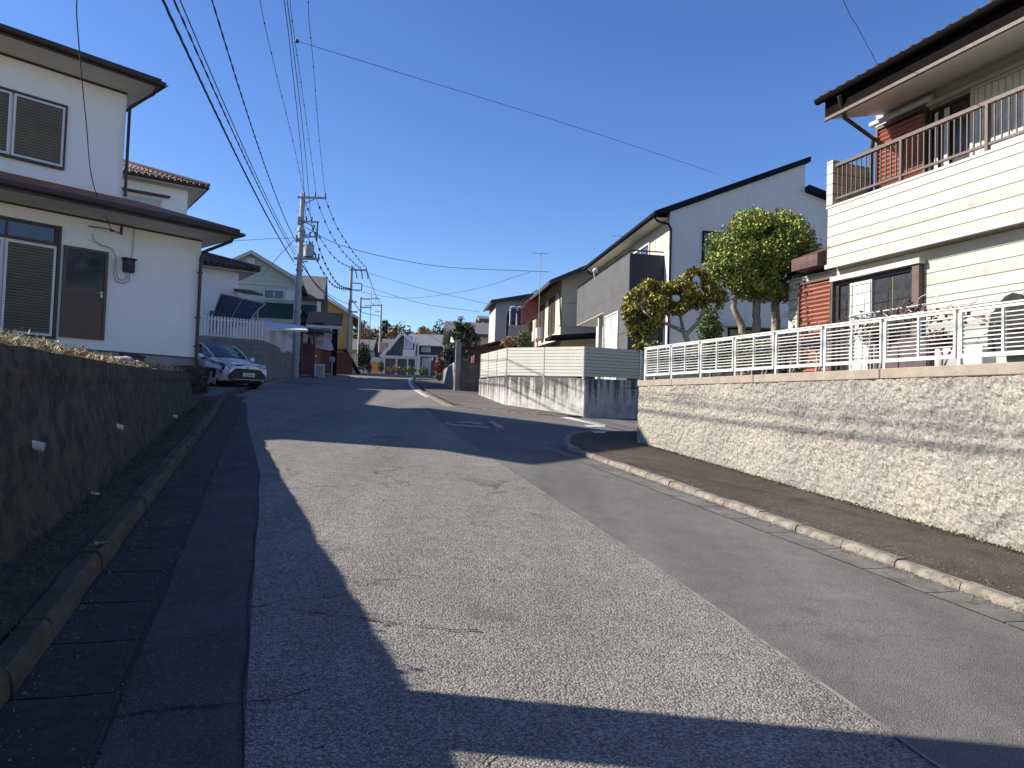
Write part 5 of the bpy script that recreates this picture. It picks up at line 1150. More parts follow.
window(ht, HT.hit(128, 198, 1, 0).x-1.2, HT.hit(162, 205, 1, 0).x, wz-1.1, wz-.02, frame='alu_white', glass='curtain', bars=1, fw=.07)
mb = MB(); mb.box(-4.4, -.35, wz+.08, HT.hit(169, 200, 1, 0).x, 0, wz+.14); mb.build('window_hood', 'dark_brown', ht)
zz = onY(262, 291, 32.4).z; 
mb = MB(); mb.prism([(ly-1.6, zz-.05), (ly+.4, zz+.35), (ly+.4, zz+.45), (ly-1.6, zz+.05)], lx-.2, lx+.7, 'x'); mb.build('porch_roof', 'tile_brown', ht)
window(ht, lx-1.2, lx-.2, YZ+1, YZ+2.1, y=ly, frame='dark_brown')
# arched dark carport roof
HC = Fr(*(onY(240, 320, 29.6).xy), 10)
cpz = onY(250, 300, 29.6).z
ct = thing('arched_carport', 'arched dark polycarbonate carport roof above the white slat fence', 'carport', HC)
pA, pB, pC, pD = (HC.loc(onY(*q)) for q in ((221, 294, 31.2), (265, 304, 30.6), (247, 325, 28.9), (208, 332, 29.2)))
mb = MB(); P = []
for i in range(9):
    f = i/8; a = pA.lerp(pD, f); b = pB.lerp(pC, f); s = Vector((0, 0, .10*math.sin(math.pi*f))); P.append([a.lerp(b, j/6)+s for j in range(7)])
mb.grid(P); r_ = mb.build('roof_sheet', 'poly_dark', ct); r_.modifiers.new('t', 'SOLIDIFY').thickness = .02
mb = MB(); mb.tube([P[i][0] for i in range(9)], .03, 6); mb.tube([P[i][6] for i in range(9)], .03, 6); mb.tube(P[0], .04, 6); mb.tube(P[8], .04, 6); mb.tube([P[i][3] for i in range(9)], .02, 6); mb.build('roof_frame', 'grey_metal', ct)
mb = MB(); q = P[0][5]; mb.tube([q, (q.x, q.y, YZ)], .05, 8); q = P[0][1]; mb.tube([q, (q.x, q.y, YZ)], .05, 8); mb.build('post', 'grey_metal', ct)
# white flat canopy
HW = Fr(*(onY(280, 330, 30).xy), 12); ct = thing('white_canopy', 'thin white canopy roof reaching over the boundary wall beside the utility pole', 'canopy', HW)
q = [HW.loc(onY(*a)) for a in ((255, 319.5, 30.2), (304, 326, 30.4), (308, 330, 29.2), (268, 328.5, 28.8))]
mb = MB(); mb.slab(q, .07); mb.build('roof', 'canopy_white', ct); a = HW.loc(onY(284.5, 328, 29.6)); mb = MB(); mb.box(a.x-.1, a.y-.1, YZ, a.x+.1, a.y+.1, a.z-.02); mb.build('post', 'canopy_white', ct)
# mint house with green skirt roof
o = onY(297, 300, 45); HM = Fr(o.x, o.y, 12); pk = HM.hit(252.4, 249.5, 1, 0); ze = HM.hit(295, 281, 1, 0).z
hm = house('mint_house', 'pale green gabled two-storey house with dark green lower roof behind the utility pole', HM, 2*pk.x, 0, 0, 6.0, 3.2, ze, ridge='y', peak=pk.x, rise=pk.z-ze-.25, ov=.35, wall='wall_mint', roof='roof_grey', trim='cream_trim')
zz = HM.hit(280, 284, 1, 0).z; mb = MB(); mb.box(2*pk.x, -.04, zz-.12, 0, -.003, zz+.02); mb.box(2*pk.x, -.03, zz-2.2, 0, -.003, zz-2.08); mb.build('trim', 'cream_trim', hm)
a, b_ = HM.hit(264, 289, 1, 0), HM.hit(284, 300, 1, 0); window(hm, a.x, b_.x, b_.z, a.z, frame='alu_white', glass='glass', bars=1)
mb = MB(); c_ = HM.hit(295, 300, 1, 0); mb.box(b_.x+.06, -.05, b_.z, c_.x, -.003, a.z); mb.build('shutter_panel', 'alu_white', hm)
mb = MB(); a = HM.hit(250, 256, 1, 0); mb.box(a.x-.25, -.04, a.z-.9, a.x+.3, -.003, a.z-.1); mb.build('gable_vent', 'alu_white', hm)
z0_, z1_ = HM.hit(280, 320.5, 1, -1.3).z, HM.hit(280, 304, 1, 0).z
mb = MB(); mb.prism([(-1.3, z0_), (0, z1_), (0, z1_+.06), (-1.3, z0_+.08)], 2*pk.x, 1.2, 'x'); mb.build('lower_roof', 'roof_green', hm)
mb = MB(); mb.prism([(1.2, z0_), (0, z1_), (0, z1_+.06), (1.2, z0_+.08)], -1.3, 6, 'y'); mb.build('lower_roof', 'roof_green', hm)
mb = MB(); mb.box(-.02, -1.36, z0_-.12, -8, -1.30, z0_+.09); mb.box(-6, -1.3, 3.2, -.2, -.003, z0_-.1); mb.build('porch_wall', 'wall_pale', hm)
# rear wing with brown-grey roof and white balcony side
o = onY(300, 300, 49); HN = Fr(o.x, o.y, 12); ze = onY(312, 297, 49).z
hn = house('white_balcony_house', 'white house with brown-grey roof and balcony between the pole and the yellow house', HN, -3, 1.1, 0, 6, 3.5, ze, ridge='x', rise=1.8, ov=.45, wall='wall_white', roof='roof_grey', trim='door_brown')
mb = MB(); mb.box(.2, -1.2, ze-3.1, 1.9, -1.14, ze-2.1); mb.box(1.84, -1.14, ze-3.1, 1.9, 2, ze-2.1); mb.box(.2, -1.14, ze-3.1, 1.84, 2, ze-3.0); mb.build('balcony', 'wall_white', hn); window(hn, -.3, .9, ze-2.0, ze-.6, frame='alu_white')
win_side(hn, 1, 2.6, ze-2.0, ze-.6, 1.1, out=1)
# yellow house
o = onY(352, 340, 58); HY = Fr(o.x, o.y, 12); pk = HY.hit(322, 294, 1, 0); ze = HY.hit(352, 316, 1, 0).z
hy = house('yellow_house', 'mustard yellow gabled house with white trim beside the dark roofed carport', HY, 2*pk.x, 0, 0, 7, 3.8, ze, ridge='y', peak=pk.x, rise=pk.z-ze-.2, ov=.4, wall='wall_yellow', roof='roof_grey', trim='cream_trim')
mb = MB(); mb.box(-1.2, -.9, ze-2.9, .3, 0, ze-2.7); mb.box(-1.15, -.85, 3.8, -1.0, -.7, ze-2.9); mb.box(.1, -.85, 3.8, .22, -.7, ze-2.9); mb.build('porch', 'wall_yellow', hy)
window(hy, -.9, -.1, ze-4.3, ze-3.0, frame='alu_white'); window(hy, -2.6, -1.6, ze-1.6, ze-.3, frame='alu_white'); win_side(hy, 1, 2.4, ze-1.8, ze-.5, 0, out=1)
# navy roofed carport building
o = onY(325, 340, 40); HB = Fr(o.x, o.y, 12); q = lambda px, py, y=0: HB.hit(px, py, 1, y)
nb = thing('carport_building', 'navy sheet roofed carport with slim posts in front of the yellow house', 'carport', HB)
x0, x1 = q(306, 327).x, q(342, 327).x; z0_ = q(325, 327).z; z1_ = q(325, 313, 1.8).z
mb = MB(); mb.prism([(-.1, z0_), (1.9, z1_), (1.9, z1_+.05), (-.1, z0_+.08)], x0, x1, 'x'); mb.build('roof', 'roof_navy', nb)
mb = MB(); mb.box(x0, -.16, z0_-.08, x1, -.104, z0_+.07); mb.build('gutter', 'alu_white', nb)
mb = MB(); zz = 2.9
for px, w_ in ((333, .10), (335.8, .2), (309, .1)): a = q(px, 340); mb.box(a.x-w_/2, -.1, zz, a.x+w_/2, .05, z0_-.09)
mb.build('post', 'roof_navy', nb)
mb = MB(); a, b_, c_, d_ = q(303, 329, -.6), q(328, 328, .3), q(336, 339, .6), q(312, 339.5, -.9); mb.slab([a, b_, c_, d_], .05); mb.build('awning', 'wall_pale', nb)
mb = MB(); mb.box(x0, 3, 2.9, x1-.4, 3.1, z0_); mb.build('back_wall', 'wall_brown', nb)
sg = thing('banner', 'white banner with blue figures hanging under the navy carport roof', 'banner', loc=HB.w(q(320, 345).x, -.25, q(320, 345).z), rz=HB.a)
mb = MB(); mb.prism([(-.45, .32), (.55, .30), (.75, -.25), (.5, -.3), (-.4, -.12)], -.012, .012, 'y'); mb.build('cloth', 'alu_white', sg)
M('blue_ink', (.05, .11, .35), None, 4, .7)
cu = bpy.data.curves.new('lettering', 'FONT'); cu.body = '10'; cu.size = .42; cu.extrude = .003; cu.align_x = 'CENTER'; cu.align_y = 'CENTER'
tmp_ = bpy.data.objects.new('tmp', cu); C.objects.link(tmp_); bpy.context.view_layer.update(); me_ = bpy.data.meshes.new_from_object(tmp_.evaluated_get(bpy.context.evaluated_depsgraph_get())); bpy.data.objects.remove(tmp_)
tx = bpy.data.objects.new('lettering', me_); C.objects.link(tx); tx.parent = sg; tx.rotation_euler = (R(90), 0, 0); tx.location = (-.05, -.022, .1); me_.materials.clear(); me_.materials.append(MT['blue_ink'])
# red-brown carport frame
o = onY(307, 350, 36); HR = Fr(o.x, o.y, 12); q = lambda px, py, y=0: HR.hit(px, py, 1, y)
rc = thing('brown_carport', 'dark red-brown framed carport standing right of the utility pole', 'carport', HR)
M('frame_redbrown', (.07, .03, .025), None, 4, .5)
za = q(307, 332).z
for px in (301, 313.5):
    mb = MB(); a = q(px, 360); mb.box(a.x-.05, -.05, 2.7, a.x+.05, .05, za); mb.build('post', 'frame_redbrown', rc)
mb = MB(); mb.box(q(297, 332).x, -.06, za, q(335, 332).x, .04, za+.1); mb.box(q(297, 332).x, .04, za+.02, q(297, 332).x+.06, 4, za+.1); mb.build('beam', 'frame_redbrown', rc)
mb = MB(); mb.slab([(q(297, 332).x, .05, za+.16), (q(322, 332).x, .05, za+.16), (q(322, 332).x, 4.2, za+.3), (q(297, 332).x, 4.2, za+.3)], .03); mb.build('roof', 'poly_dark', rc)
mb = MB(); mb.box(q(297, 372).x, 2.2, 2.7, q(312, 372).x, 2.3, q(312, 344, 2.2).z); mb.build('back_wall', 'wall_brown', rc)
mb = MB(); mb.box(q(291, 377).x, -.1, 2.7, q(318, 377).x, .6, 2.98); mb.build('plinth', 'frame_redbrown', rc)
gt = thing('white_gate', 'small white framed gate panel between carport post and brown wall', 'gate', loc=HR.w(q(313.5, 370, 1).x+.05, 1, 2.9), rz=HR.a)
mb = MB(); mb.box(0, 0, 0.02, .07, .05, .75); mb.box(.42, 0, .02, .49, .05, .75); mb.box(.07, 0, .68, .42, .05, .75); mb.box(.07, 0, .05, .42, .05, .12); mb.build('frame', 'alu_white', gt); mb = MB(); mb.box(.07, .02, .12, .42, .03, .68); mb.build('infill', 'grey_metal', gt)
# brown garden wall with white panel
o = onY(345, 370, 43); HQ = Fr(o.x, o.y, 12); q = lambda px, py, y=0: HQ.hit(px, py, 1, y)
bn = thing('brown_wall', 'red-brown garden wall with dark sloping top near the street crest', 'wall', HQ)
mb = MB(); mb.prism([(q(323, 376).x, 3.1), (q(352, 376).x, 3.1), (q(352, 358).x, q(352, 358).z), (q(346, 352).x, q(346, 352).z), (q(323, 353).x, q(323, 353).z)], 0, .25, 'y'); mb.build('wall', 'wall_brown', bn)
mb = MB(); a, b_ = q(345, 349.5), q(359, 371.5, 0); mb.bar(a, b_+Vector((0, 2.2, 0)), .25, .1); mb.box(q(323, 352).x, -.05, a.z-.1, a.x, .3, a.z); mb.build('coping', 'frame_redbrown', bn)
wp = thing('white_low_wall', 'short white rendered wall at the end of the brown garden wall', 'wall', loc=onY(355, 376, 46)*1.0); wp.location.z = 3.3
mb = MB(); mb.prism([(-.3, 0), (.32, 0), (.32, .5), (-.3, .95)], 0, .2, 'y'); mb.build('wall', 'wall_white', wp)
mp_ = thing('mailbox_post', 'slim grey mailbox on a post in front of the brown garden wall', 'mailbox', loc=(*onY(331.5, 375, 39).xy, 3.0))
mb = MB(); mb.box(-.03, -.03, 0, .03, .03, .9); mb.build('post', 'grey_metal', mp_); mb = MB(); mb.box(-.12, -.08, .9, .12, .08, 1.12); mb.prism([(-.14, 1.12), (.14, 1.12), (0, 1.2)], -.1, .1, 'y'); mb.build('box', 'wall_pale', mp_)

# ================================================================ END OF THE STREET
M('roof_slate', (.16, .165, .17), (.13, .13, .135), 4, .8)
M('wall_slate', (.055, .065, .08), (.045, .055, .07), 1.5, .8, lines=(2, .3, .012, .5))
o = onY(418, 360, 78); HE = Fr(o.x, o.y, 0); q = lambda px, py, y=0: HE.hit(px, py, 1, y)
zr, zee = q(430, 334.5, 3).z, q(430, 345).z
he = thing('end_house', 'dark slate-blue house with white gable trim facing down the street', 'house', HE)
mb = MB(); mb.box(0, 0, 4.0, q(446, 350).x, 6, zee); mb.build('wall', 'wall_slate', he)
mb = MB(); mb.prism([(-.5, zee-.1), (3, zr), (6.5, zee-.1), (6.5, zee-.22), (3, zr-.12), (-.5, zee-.22)], q(405, 340).x, q(447, 350).x, 'x'); mb.build('roof', 'roof_slate', he)
mb = MB(); px = q(402, 333, -1); l_ = q(381, 357, -1); r_ = q(411, 341, -1)
mb.prism([(l_.x+.3, 4.0), (0, 4.0), (0, r_.z-.5), (r_.x, r_.z-.1), (px.x, px.z-.15), (l_.x+.3, l_.z)], -.9, .5, 'y'); mb.build('gable_wall', 'wall_slate', he)
mb = MB(); mb.bar((l_.x, -1.1, l_.z), (px.x, -1.1, px.z), .3, .28, Vector((0, 0, 1))); mb.bar((px.x, -1.1, px.z), (r_.x+.4, -1.1, r_.z-.2), .3, .28); mb.build('bargeboard', 'alu_white', he)
mb = MB(); a = q(403, 350, -1.4); b_ = q(414, 357, -1.4); mb.box(a.x, -1.5, b_.z-.1, b_.x, -1.4, b_.z+.75); mb.box(a.x, -1.4, b_.z-.1, b_.x, -.9, b_.z); mb.box(b_.x, -1.3, b_.z, b_.x+.12, -.95, b_.z+2.2); mb.box(0, -.98, 4, .18, -.9, zee+.2); mb.build('balcony', 'alu_white', he)
window(he, q(404, 345, -.9).x, q(413, 345, -.9).x, b_.z+.9, b_.z+2.2, y=-.9, frame='alu_white', glass='window_white')
a, b_ = q(421.5, 343), q(430.5, 352); window(he, a.x, b_.x, b_.z, a.z-.2, frame='alu_white', glass='window_white', bars=2)
window(he, q(422, 360).x, q(432, 360).x, q(425, 370).z, q(425, 358).z, frame='alu_white', glass='curtain')
pg = thing('white_pergola', 'white flat pergola in front of the slate-blue end house', 'pergola', loc=(*onY(400, 375, 72).xy, 4.0)); s = 72/740
zz = onY(400, 358, 72).z-4.0
mb = MB(); mb.box(-18*s, -.8, zz, 18*s, 1.2, zz+.15); mb.build('roof', 'alu_white', pg); mb = MB()
for px in (-15, -3, 8, 16): mb.box(px*s-.06, -.7, 0, px*s+.06, -.58, zz)
mb.build('post', 'alu_white', pg)
pf = thing('open_carport', 'white goal-shaped carport frame at the right of the end house', 'carport', loc=(*onY(428, 375, 70).xy, 4.0)); s = 70/740; zz = onY(428, 355, 70).z-4
mb = MB(); mb.box(-10*s, 0, zz-.15, 9*s, .15, zz); mb.box(9*s-.15, 0, 0, 9*s, .15, zz-.15); mb.box(-10*s, 0, 0, -10*s+.15, .15, zz-.15); mb.build('frame', 'alu_white', pf)
gp = thing('gate_pillar', 'single white gate pillar at the right kerb near the crest', 'pillar', loc=(*onY(430, 377, 52).xy, 3.5)); mb = MB(); zz = onY(430, 358, 52).z-3.5; mb.box(-.13, -.13, 0, .13, .13, zz); mb.build('shaft', 'alu_white', gp, .02); mb = MB(); mb.box(-.17, -.17, zz+.002, .17, .17, zz+.06); mb.build('cap', 'wall_pale', gp)
dg = thing('dark_gate_wall', 'dark wall between the white gate pillar and the red bush', 'wall', loc=(*onY(434, 377, 51).xy, 3.5)); mb = MB(); mb.prism([(-.25, 0), (.6, 0), (.6, 1.1), (-.25, 1.5)], 0, .15, 'y'); mb.build('wall', 'block_dark', dg)
ky = thing('yellow_shed', 'small orange-yellow shed with rounded white roof by the crest of the road', 'shed', loc=(*onY(374, 373, 68).xy, 3.9)); s = 68/740; zz = onY(374, 362, 68).z-3.9
M('shed_orange', (.65, .38, .12), (.6, .34, .1), 2, .8)
mb = MB(); mb.box(-.35, 0, 0, .6, 1.5, zz); mb.build('wall', 'shed_orange', ky); mb = MB(); mb.prism([(-.45, zz)]+[(.12-.57*math.cos(a), zz+.45*math.sin(a)) for a in [math.pi*k/8 for k in range(1, 8)]]+[(.7, zz)], -.15, 1.6, 'y'); mb.build('roof', 'alu_white', ky); mb = MB(); mb.box(-.32, -.03, .3, .57, -.003, .42); mb.build('door', 'metal_red', ky)
for i, (px, Y, hw, py0, py1, wm, lab) in enumerate(((392, 100, 9, 352, 338, 'wall_pale', 'distant grey roofed house left of the slate-blue end house'), (372, 92, 10, 352, 341, 'wall_pale', 'distant brown roofed house behind the thin utility poles'), (449, 96, 7, 345, 338, 'wall_pale', 'distant pale house right of the slate-blue end house'), (360, 78, 9, 350, 338, 'wall_white', 'distant white house just right of the yellow house'))):
    o = onY(px, 360, Y); f = Fr(o.x, o.y, 5); s = Y/740; z0_ = onY(px, py0, Y).z; z1_ = onY(px, py1, Y).z
    hh_ = house('distant_house', lab, f, -hw*s, hw*s, 0, 6, 3.5, z0_, ridge='x', rise=z1_-z0_, ov=.4, wall=wm, roof=('roof_grey', 'tile_brown', 'roof_grey', 'roof_grey')[i], trim='roof_grey'); hh_['group'] = 'distant houses past the crest'
    window(hh_, -hw*s*.5, -hw*s*.1, z0_-1.6, z0_-.5, frame='alu_white'); window(hh_, hw*s*.2, hw*s*.6, z0_-1.6, z0_-.5, frame='alu_white')
# street-end clutter: plants and pots
bush('dark_shrub', 'tall dark shrub beside the white low wall near the crest', 364, 356, 58, 7, 15, 'leaf_dark', 1500, .16, 3.8, gap=.05)
bush('red_leaf_shrub', 'red leafed shrub at the base of the tall dark shrub', 369, 367, 60, 3, 5, 'azalea', 350, .12, 3.9)
bush('hedge_plant', 'brown-green hedge plant under the left part of the pergola', 394, 369, 68, 8, 4, 'dry_leaves', 700, .14, 4.0)
bush('hedge_plant', 'green hedge plant under the middle of the pergola', 410, 369, 69, 7, 4, 'leaf_green', 500, .14, 4.0)
bush('hedge_plant', 'green clipped plant inside the white goal-shaped frame', 424, 370, 68, 6, 3.5, 'leaf_green', 500, .14, 4.0)
bush('hedge_plant', 'dark plant beside the orange-yellow shed', 381, 366, 67, 3, 6, 'leaf_dark', 500, .14, 4.0)
# wooded rise behind, individual trees
M('far_green', (.055, .075, .03), (.03, .05, .02), .6, .9, island=.3)
M('far_rust', (.26, .15, .07), (.17, .11, .055), .6, .9, island=.3)
M('far_olive', (.13, .12, .05), (.09, .09, .035), .6, .9, island=.3)
spec = [(356, 327, 'd'), (362, 320, 'g'), (368, 325, 'r'), (375, 329, 'r'), (385, 319, 'g'), (392, 327, 'r'), (396, 324, 'g'), (402, 321, 'G'), (412, 331, 'r'), (417, 333, 'r'), (423, 326, 'r'), (430, 331, 'r'), (438, 320, 'G'), (444, 326, 'd'), (352, 331, 'r'), (379, 327, 'g'), (388, 330, 'r'), (407, 330, 'r'), (434, 329, 'o'), (450, 328, 'G'), (457, 330, 'o'), (465, 331, 'g'), (474, 333, 'o'), (484, 335, 'g')]
names = {'g': ('far_green', 'evergreen'), 'G': ('far_green', 'broad dark evergreen'), 'd': ('far_green', 'dark'), 'r': ('far_rust', 'rust-brown autumn'), 'o': ('far_olive', 'olive-brown')}
ORD = ['first', 'second', 'third', 'fourth', 'fifth', 'sixth', 'seventh', 'eighth', 'ninth', 'tenth', 'eleventh', 'twelfth']; cnt_ = {k: 0 for k in names}
for i, (px, py, k) in enumerate(sorted(spec)):
    Y = 150+(i*37 % 5)*9; b_ = onY(px, 360, Y); top = onY(px, py, Y).z; gz0 = gz(b_.x, b_.y)
    m_, nm = names[k]
    t_ = thing('far_tree', f'{ORD[cnt_[k]]} {nm} tree from the left on the wooded rise', 'tree', loc=(b_.x, b_.y, gz0+1), group='trees on the wooded rise past the houses'); h = top-gz0-1; cnt_[k] += 1
    mb = MB(); mb.tube([(0, 0, 0), (0, 0, h*.8)], .22, 6, r2=.08); mb.build('trunk', 'bark', t_)
    wd = {'g': 1.6, 'G': 2.3, 'd': 1.4, 'r': 1.7, 'o': 1.9}[k]*1.15; mb = MB()
    bl = [(0, 0, h-wd*1.2, wd*.75, wd*.75, wd*1.2), (.3, 0, h-wd*2.2, wd*1.1, wd*1.1, wd*1.2), (-.4, 0, h-wd*3.3, wd*1.3, wd*1.3, wd*1.3)] if k in 'gdG' else [(0, 0, h-wd, wd, wd, wd), (wd*.6, 0, h-wd*1.6, wd*.8, wd*.8, wd*.8), (-wd*.6, 0, h-wd*1.7, wd*.8, wd*.8, wd*.9), (0, 0, h-wd*2.8, wd*1.3, wd*1.3, wd*1.3)]
    crown(mb, bl, 2200, .5, shell=.15, aspect=1.3, gap=.12, gs=.6); mb.build('crown', m_, t_)
# ================================================================ UTILITY POLES
def insul(mb, p, h=.22, r=.05):
    for k in range(3): mb.tube([Vector(p)+Vector((0, 0, h*k/3)), Vector(p)+Vector((0, 0, h*(k+.7)/3))], [r, r*.6], 7)
def pole_thing(label, base, top_z, rz, r0=.17, r1=.10, z0=None):
    t_ = thing('utility_pole', label, 'utility pole', loc=base, rz=rz); h = top_z-base[2]
    mb = MB(); mb.tube([(0, 0, -.3), (0, 0, h)], r0, 14, r2=r1); mb.build('pole', 'concrete_pole', t_); return t_, h
YA = 34.3; pa = onY(295.5, 378, YA); pb_ = onY(302.5, 196, YA)
bx = onY(298.6, 290, YA).x
PA, hA = pole_thing('tall concrete utility pole with transformer on the left beside the boundary wall', (bx, YA, 2.75), onY(302.5, 194, YA).z, 0)
kA = YA/740
def pz(py): return onY(300, py, YA).z-2.75
def arm(parent, x0, x1, z, y=-.12, ins=(), s=.05, name='crossarm', up=True, col='grey_metal'):
    mb = MB(); mb.box(x0, y-s/2, z-s, x1, y+s/2, z+s); a = mb.build(name, col, parent)
    for xx in ins:
        mb = MB(); insul(mb, (xx, y, z+s if up else z-s-.22)); mb.build('insulator', 'insulator', a)
    return a
arm(PA, -.2, 1.15, pz(198), ins=(.1, .62, 1.08), s=.05)
mb = MB(); mb.bar((0, -.12, pz(206)), (.6, -.12, pz(199)), .04); mb.build('arm_brace', 'grey_metal', PA)
arm(PA, 0, .85, pz(222), ins=(.25, .5), s=.035); arm(PA, 0, .85, pz(237), ins=(.2, .45, .7), s=.04)
mb = MB(); mb.bar((.78, -.12, pz(237)), (.78, -.12, pz(222)), .05); mb.tube([(.1+.5*math.sin(a), -.14, (pz(222)+pz(237))/2+.3*math.cos(a)) for a in [math.pi*k/8 for k in range(9)]], .02, 5); mb.build('jumper_cable', 'cable', PA)
mb = MB(); mb.tube([(.42, -.1, pz(257)), (.42, -.1, pz(246)), ], .24, 14); mb.tube([(.42, -.1, pz(246)), (.42, -.1, pz(244.5))], [.26, .2], 14)
tr = mb.build('transformer', 'transformer', PA)
mb = MB()
for a in (-.12, .02, .16): insul(mb, (.42+a, -.1, pz(244.5)), .16, .035)
mb.build('bushing', 'insulator', tr)
arm(PA, -.25, .95, pz(259), ins=(.75, .9), s=.055); arm(PA, -.1, .4, pz(262), s=.03)
for zz, r_ in ((pz(230), .17), (pz(240), .16), (pz(270), .155), (pz(285), .155), (pz(312), .17)): mb = MB(); mb.tube([(0, 0, zz-.06), (0, 0, zz+.06)], r_+.01, 12); mb.build('pole_band', 'grey_metal', PA)
mb = MB()
for k in range(16): s_ = 1 if k % 2 else -1; mb.tube([(0, 0, 2.0+k*.42), (s_*.28, 0, 2.0+k*.42)], .012, 5)
mb.build('climbing_step', 'grey_metal', PA)
mb = MB(); mb.box(-.12, -.34, pz(226), .04, -.14, pz(218)); mb.box(-.2, -.25, pz(243), -.1, -.12, pz(236)); mb.build('junction_box', 'transformer', PA, .02)
# metal guard plate pipe
mb = MB(); mb.tube([(-.17, -.02, .1), (-.16, -.02, 4.6)], .035, 8); mb.build('conduit', 'alu_white', PA)
YB = 53.0; PB, hB = pole_thing('second concrete utility pole up the street in front of the yellow house', (onY(349.5, 320, YB).x, YB, 3.95), onY(353, 266, YB).z, 0, .17, .10)
pzb = lambda py: onY(350, py, YB).z-3.95
arm(PB, -.1, 1.15, pzb(270), ins=(.2, .65, 1.05), s=.06)
mb = MB()
for xx in (.3, .7, 1.1): mb.tube([(xx, -.2, pzb(270)), (xx+.1, -.2, pzb(274)), (xx+.15, -.2, pzb(279))], .04, 5)
mb.build('cut_out', 'insulator', PB)
mb = MB(); mb.bar((0, -.1, pzb(283)), (.8, -.1, pzb(283.5)), .07); mb.bar((.8, -.1, pzb(283.5)), (.8, -.1, pzb(290)), .07); mb.bar((0, -.1, pzb(290)), (.8, -.1, pzb(290)), .07); mb.build('bracket', 'grey_metal', PB)
arm(PB, 0, .5, pzb(302), s=.05); arm(PB, -.1, .6, pzb(312), s=.05)
YC_ = 66.0; PC, hC = pole_thing('third, thinner utility pole with light crossarms behind the second one', (onY(359.5, 330, YC_).x, YC_, 4.2), onY(362, 297, YC_).z, 0, .14, .09)
pzc = lambda py: onY(360, py, YC_).z-4.2
arm(PC, 0, .9, pzc(299), s=.05); arm(PC, 0, 1.0, pzc(307.5), s=.05)
YD = 84.0; PD, hD = pole_thing('farthest utility pole standing before the end house, crossarm pointing left', (onY(380, 340, YD).x, YD, 4.3), onY(382, 304, YD).z, 0, .15, .1)
pzd = lambda py: onY(380, py, YD).z-4.3
arm(PD, -1.0, .1, pzd(305.5), ins=(-.9, -.4), s=.06); arm(PD, -.7, .1, pzd(312), s=.04)
am = thing('tv_antenna_pole', 'slim antenna pole with crossed arms between the second and farthest poles', 'antenna', loc=(*onY(369, 350, 60).xy, 4.0)); z_ = onY(369, 291, 60).z-4; mb = MB(); mb.tube([(0, 0, 0), (0, 0, z_)], .035, 6); mb.build('mast', 'grey_metal', am); mb = MB(); mb.tube([(0, 0, z_-.6), (.75, 0, z_-.6)], .03, 5); mb.tube([(-.5, 0, z_-1.2), (.2, 0, z_-1.2)], .03, 5); mb.tube([(.4, 0, z_-.9), (.4, 0, z_-.3)], .025, 5); mb.build('elements', 'grey_metal', am)
# near pole, just outside the frame on the left: carries the wires and throws the band of shade across the road
NP = Vector((-3.35, 3.40, 1.8)); PN, hN = pole_thing('near concrete utility pole on the left terrace just outside the frame', tuple(NP), 12.2, R(-16), .25, .15)
arm(PN, -.2, 2.2, 12.2-1.8-.25, ins=(.7, 1.4, 2.1), s=.05); arm(PN, -.1, .6, 12.2-1.8-2.0, ins=(.3,), s=.04)

# ================================================================ WIRES
def cat_(pts, n=10):
    out = []; P = [pts[0]*2-pts[1]]+pts+[pts[-1]*2-pts[-2]]
    for i in range(1, len(P)-2):
        a, b, c, d = P[i-1], P[i], P[i+1], P[i+2]
        t1 = max(1e-4, (b-a).length**.5); t2 = t1+max(1e-4, (c-b).length**.5); t3 = t2+max(1e-4, (d-c).length**.5)
        for k in range(n):
            t = t1+(t2-t1)*k/n
            A1 = a*((t1-t)/t1)+b*(t/t1); A2 = b*((t2-t)/(t2-t1))+c*((t-t1)/(t2-t1)); A3 = c*((t3-t)/(t3-t2))+d*((t-t2)/(t3-t2))
            B1 = A1*((t2-t)/t2)+A2*(t/t2); B2 = A2*((t3-t)/(t3-t1))+A3*((t-t1)/(t3-t1))
            out.append(B1*((t2-t)/(t2-t1))+B2*((t-t1)/(t2-t1)))
    out.append(P[-2]); return out
def wire(name, label, pts, r=.012, beads=0, twist=0, group='overhead wires along the street', bead_r=.02, cat='wire', seed=0, strands=None, hang=0):
    cv = cat_([Vector(p) for p in pts]); mb = MB()
    if not twist: mb.tube(cv, r, 5)
    else:
        L_ = [0]; 
        for a, b in zip(cv, cv[1:]): L_.append(L_[-1]+(b-a).length)
        fine = []; step = .09; s = 0; i = 0
        while s < L_[-1]:
            while L_[i+1] < s: i += 1
            f = (s-L_[i])/(L_[i+1]-L_[i]); fine.append((cv[i].lerp(cv[i+1], f), s)); s += step
        for k in range(strands or 3):
            ph = 2*math.pi*k/(strands or 3)+seed
            mb.tube([p+Vector((math.cos(ph+s*twist)*.6, 0, math.sin(ph+s*twist)))*(r*1.3)*(1+.6*noise.noise(Vector((s*.8, k*4, seed)))) for p, s in fine], r, 4)
    if beads:
        tot = sum((b-a).length for a, b in zip(cv, cv[1:])); acc = 0; nx = beads*.6
        for a, b in zip(cv, cv[1:]):
            l = (b-a).length
            while nx < acc+l:
                q = a.lerp(b, (nx-acc)/l); d = (b-a).normalized(); mb.tube([q-d*bead_r*2.2, q-d*bead_r*.5, q+d*bead_r*.8, q+d*bead_r*2], [bead_r*.5, bead_r*1.15, bead_r*1.15, bead_r*.4], 6, cap=True); mb.tube([q, q-Vector((0, 0, bead_r*2.2))], bead_r*.45, 5); nx += beads
            acc += l
    o_ = mb.build(name, 'cable'); tag(o_, label, cat, group); return o_
A0_ = (PA.location.x, YA)
def via(pix, a, b): return [vplane(px, py, a, b) for px, py in pix]
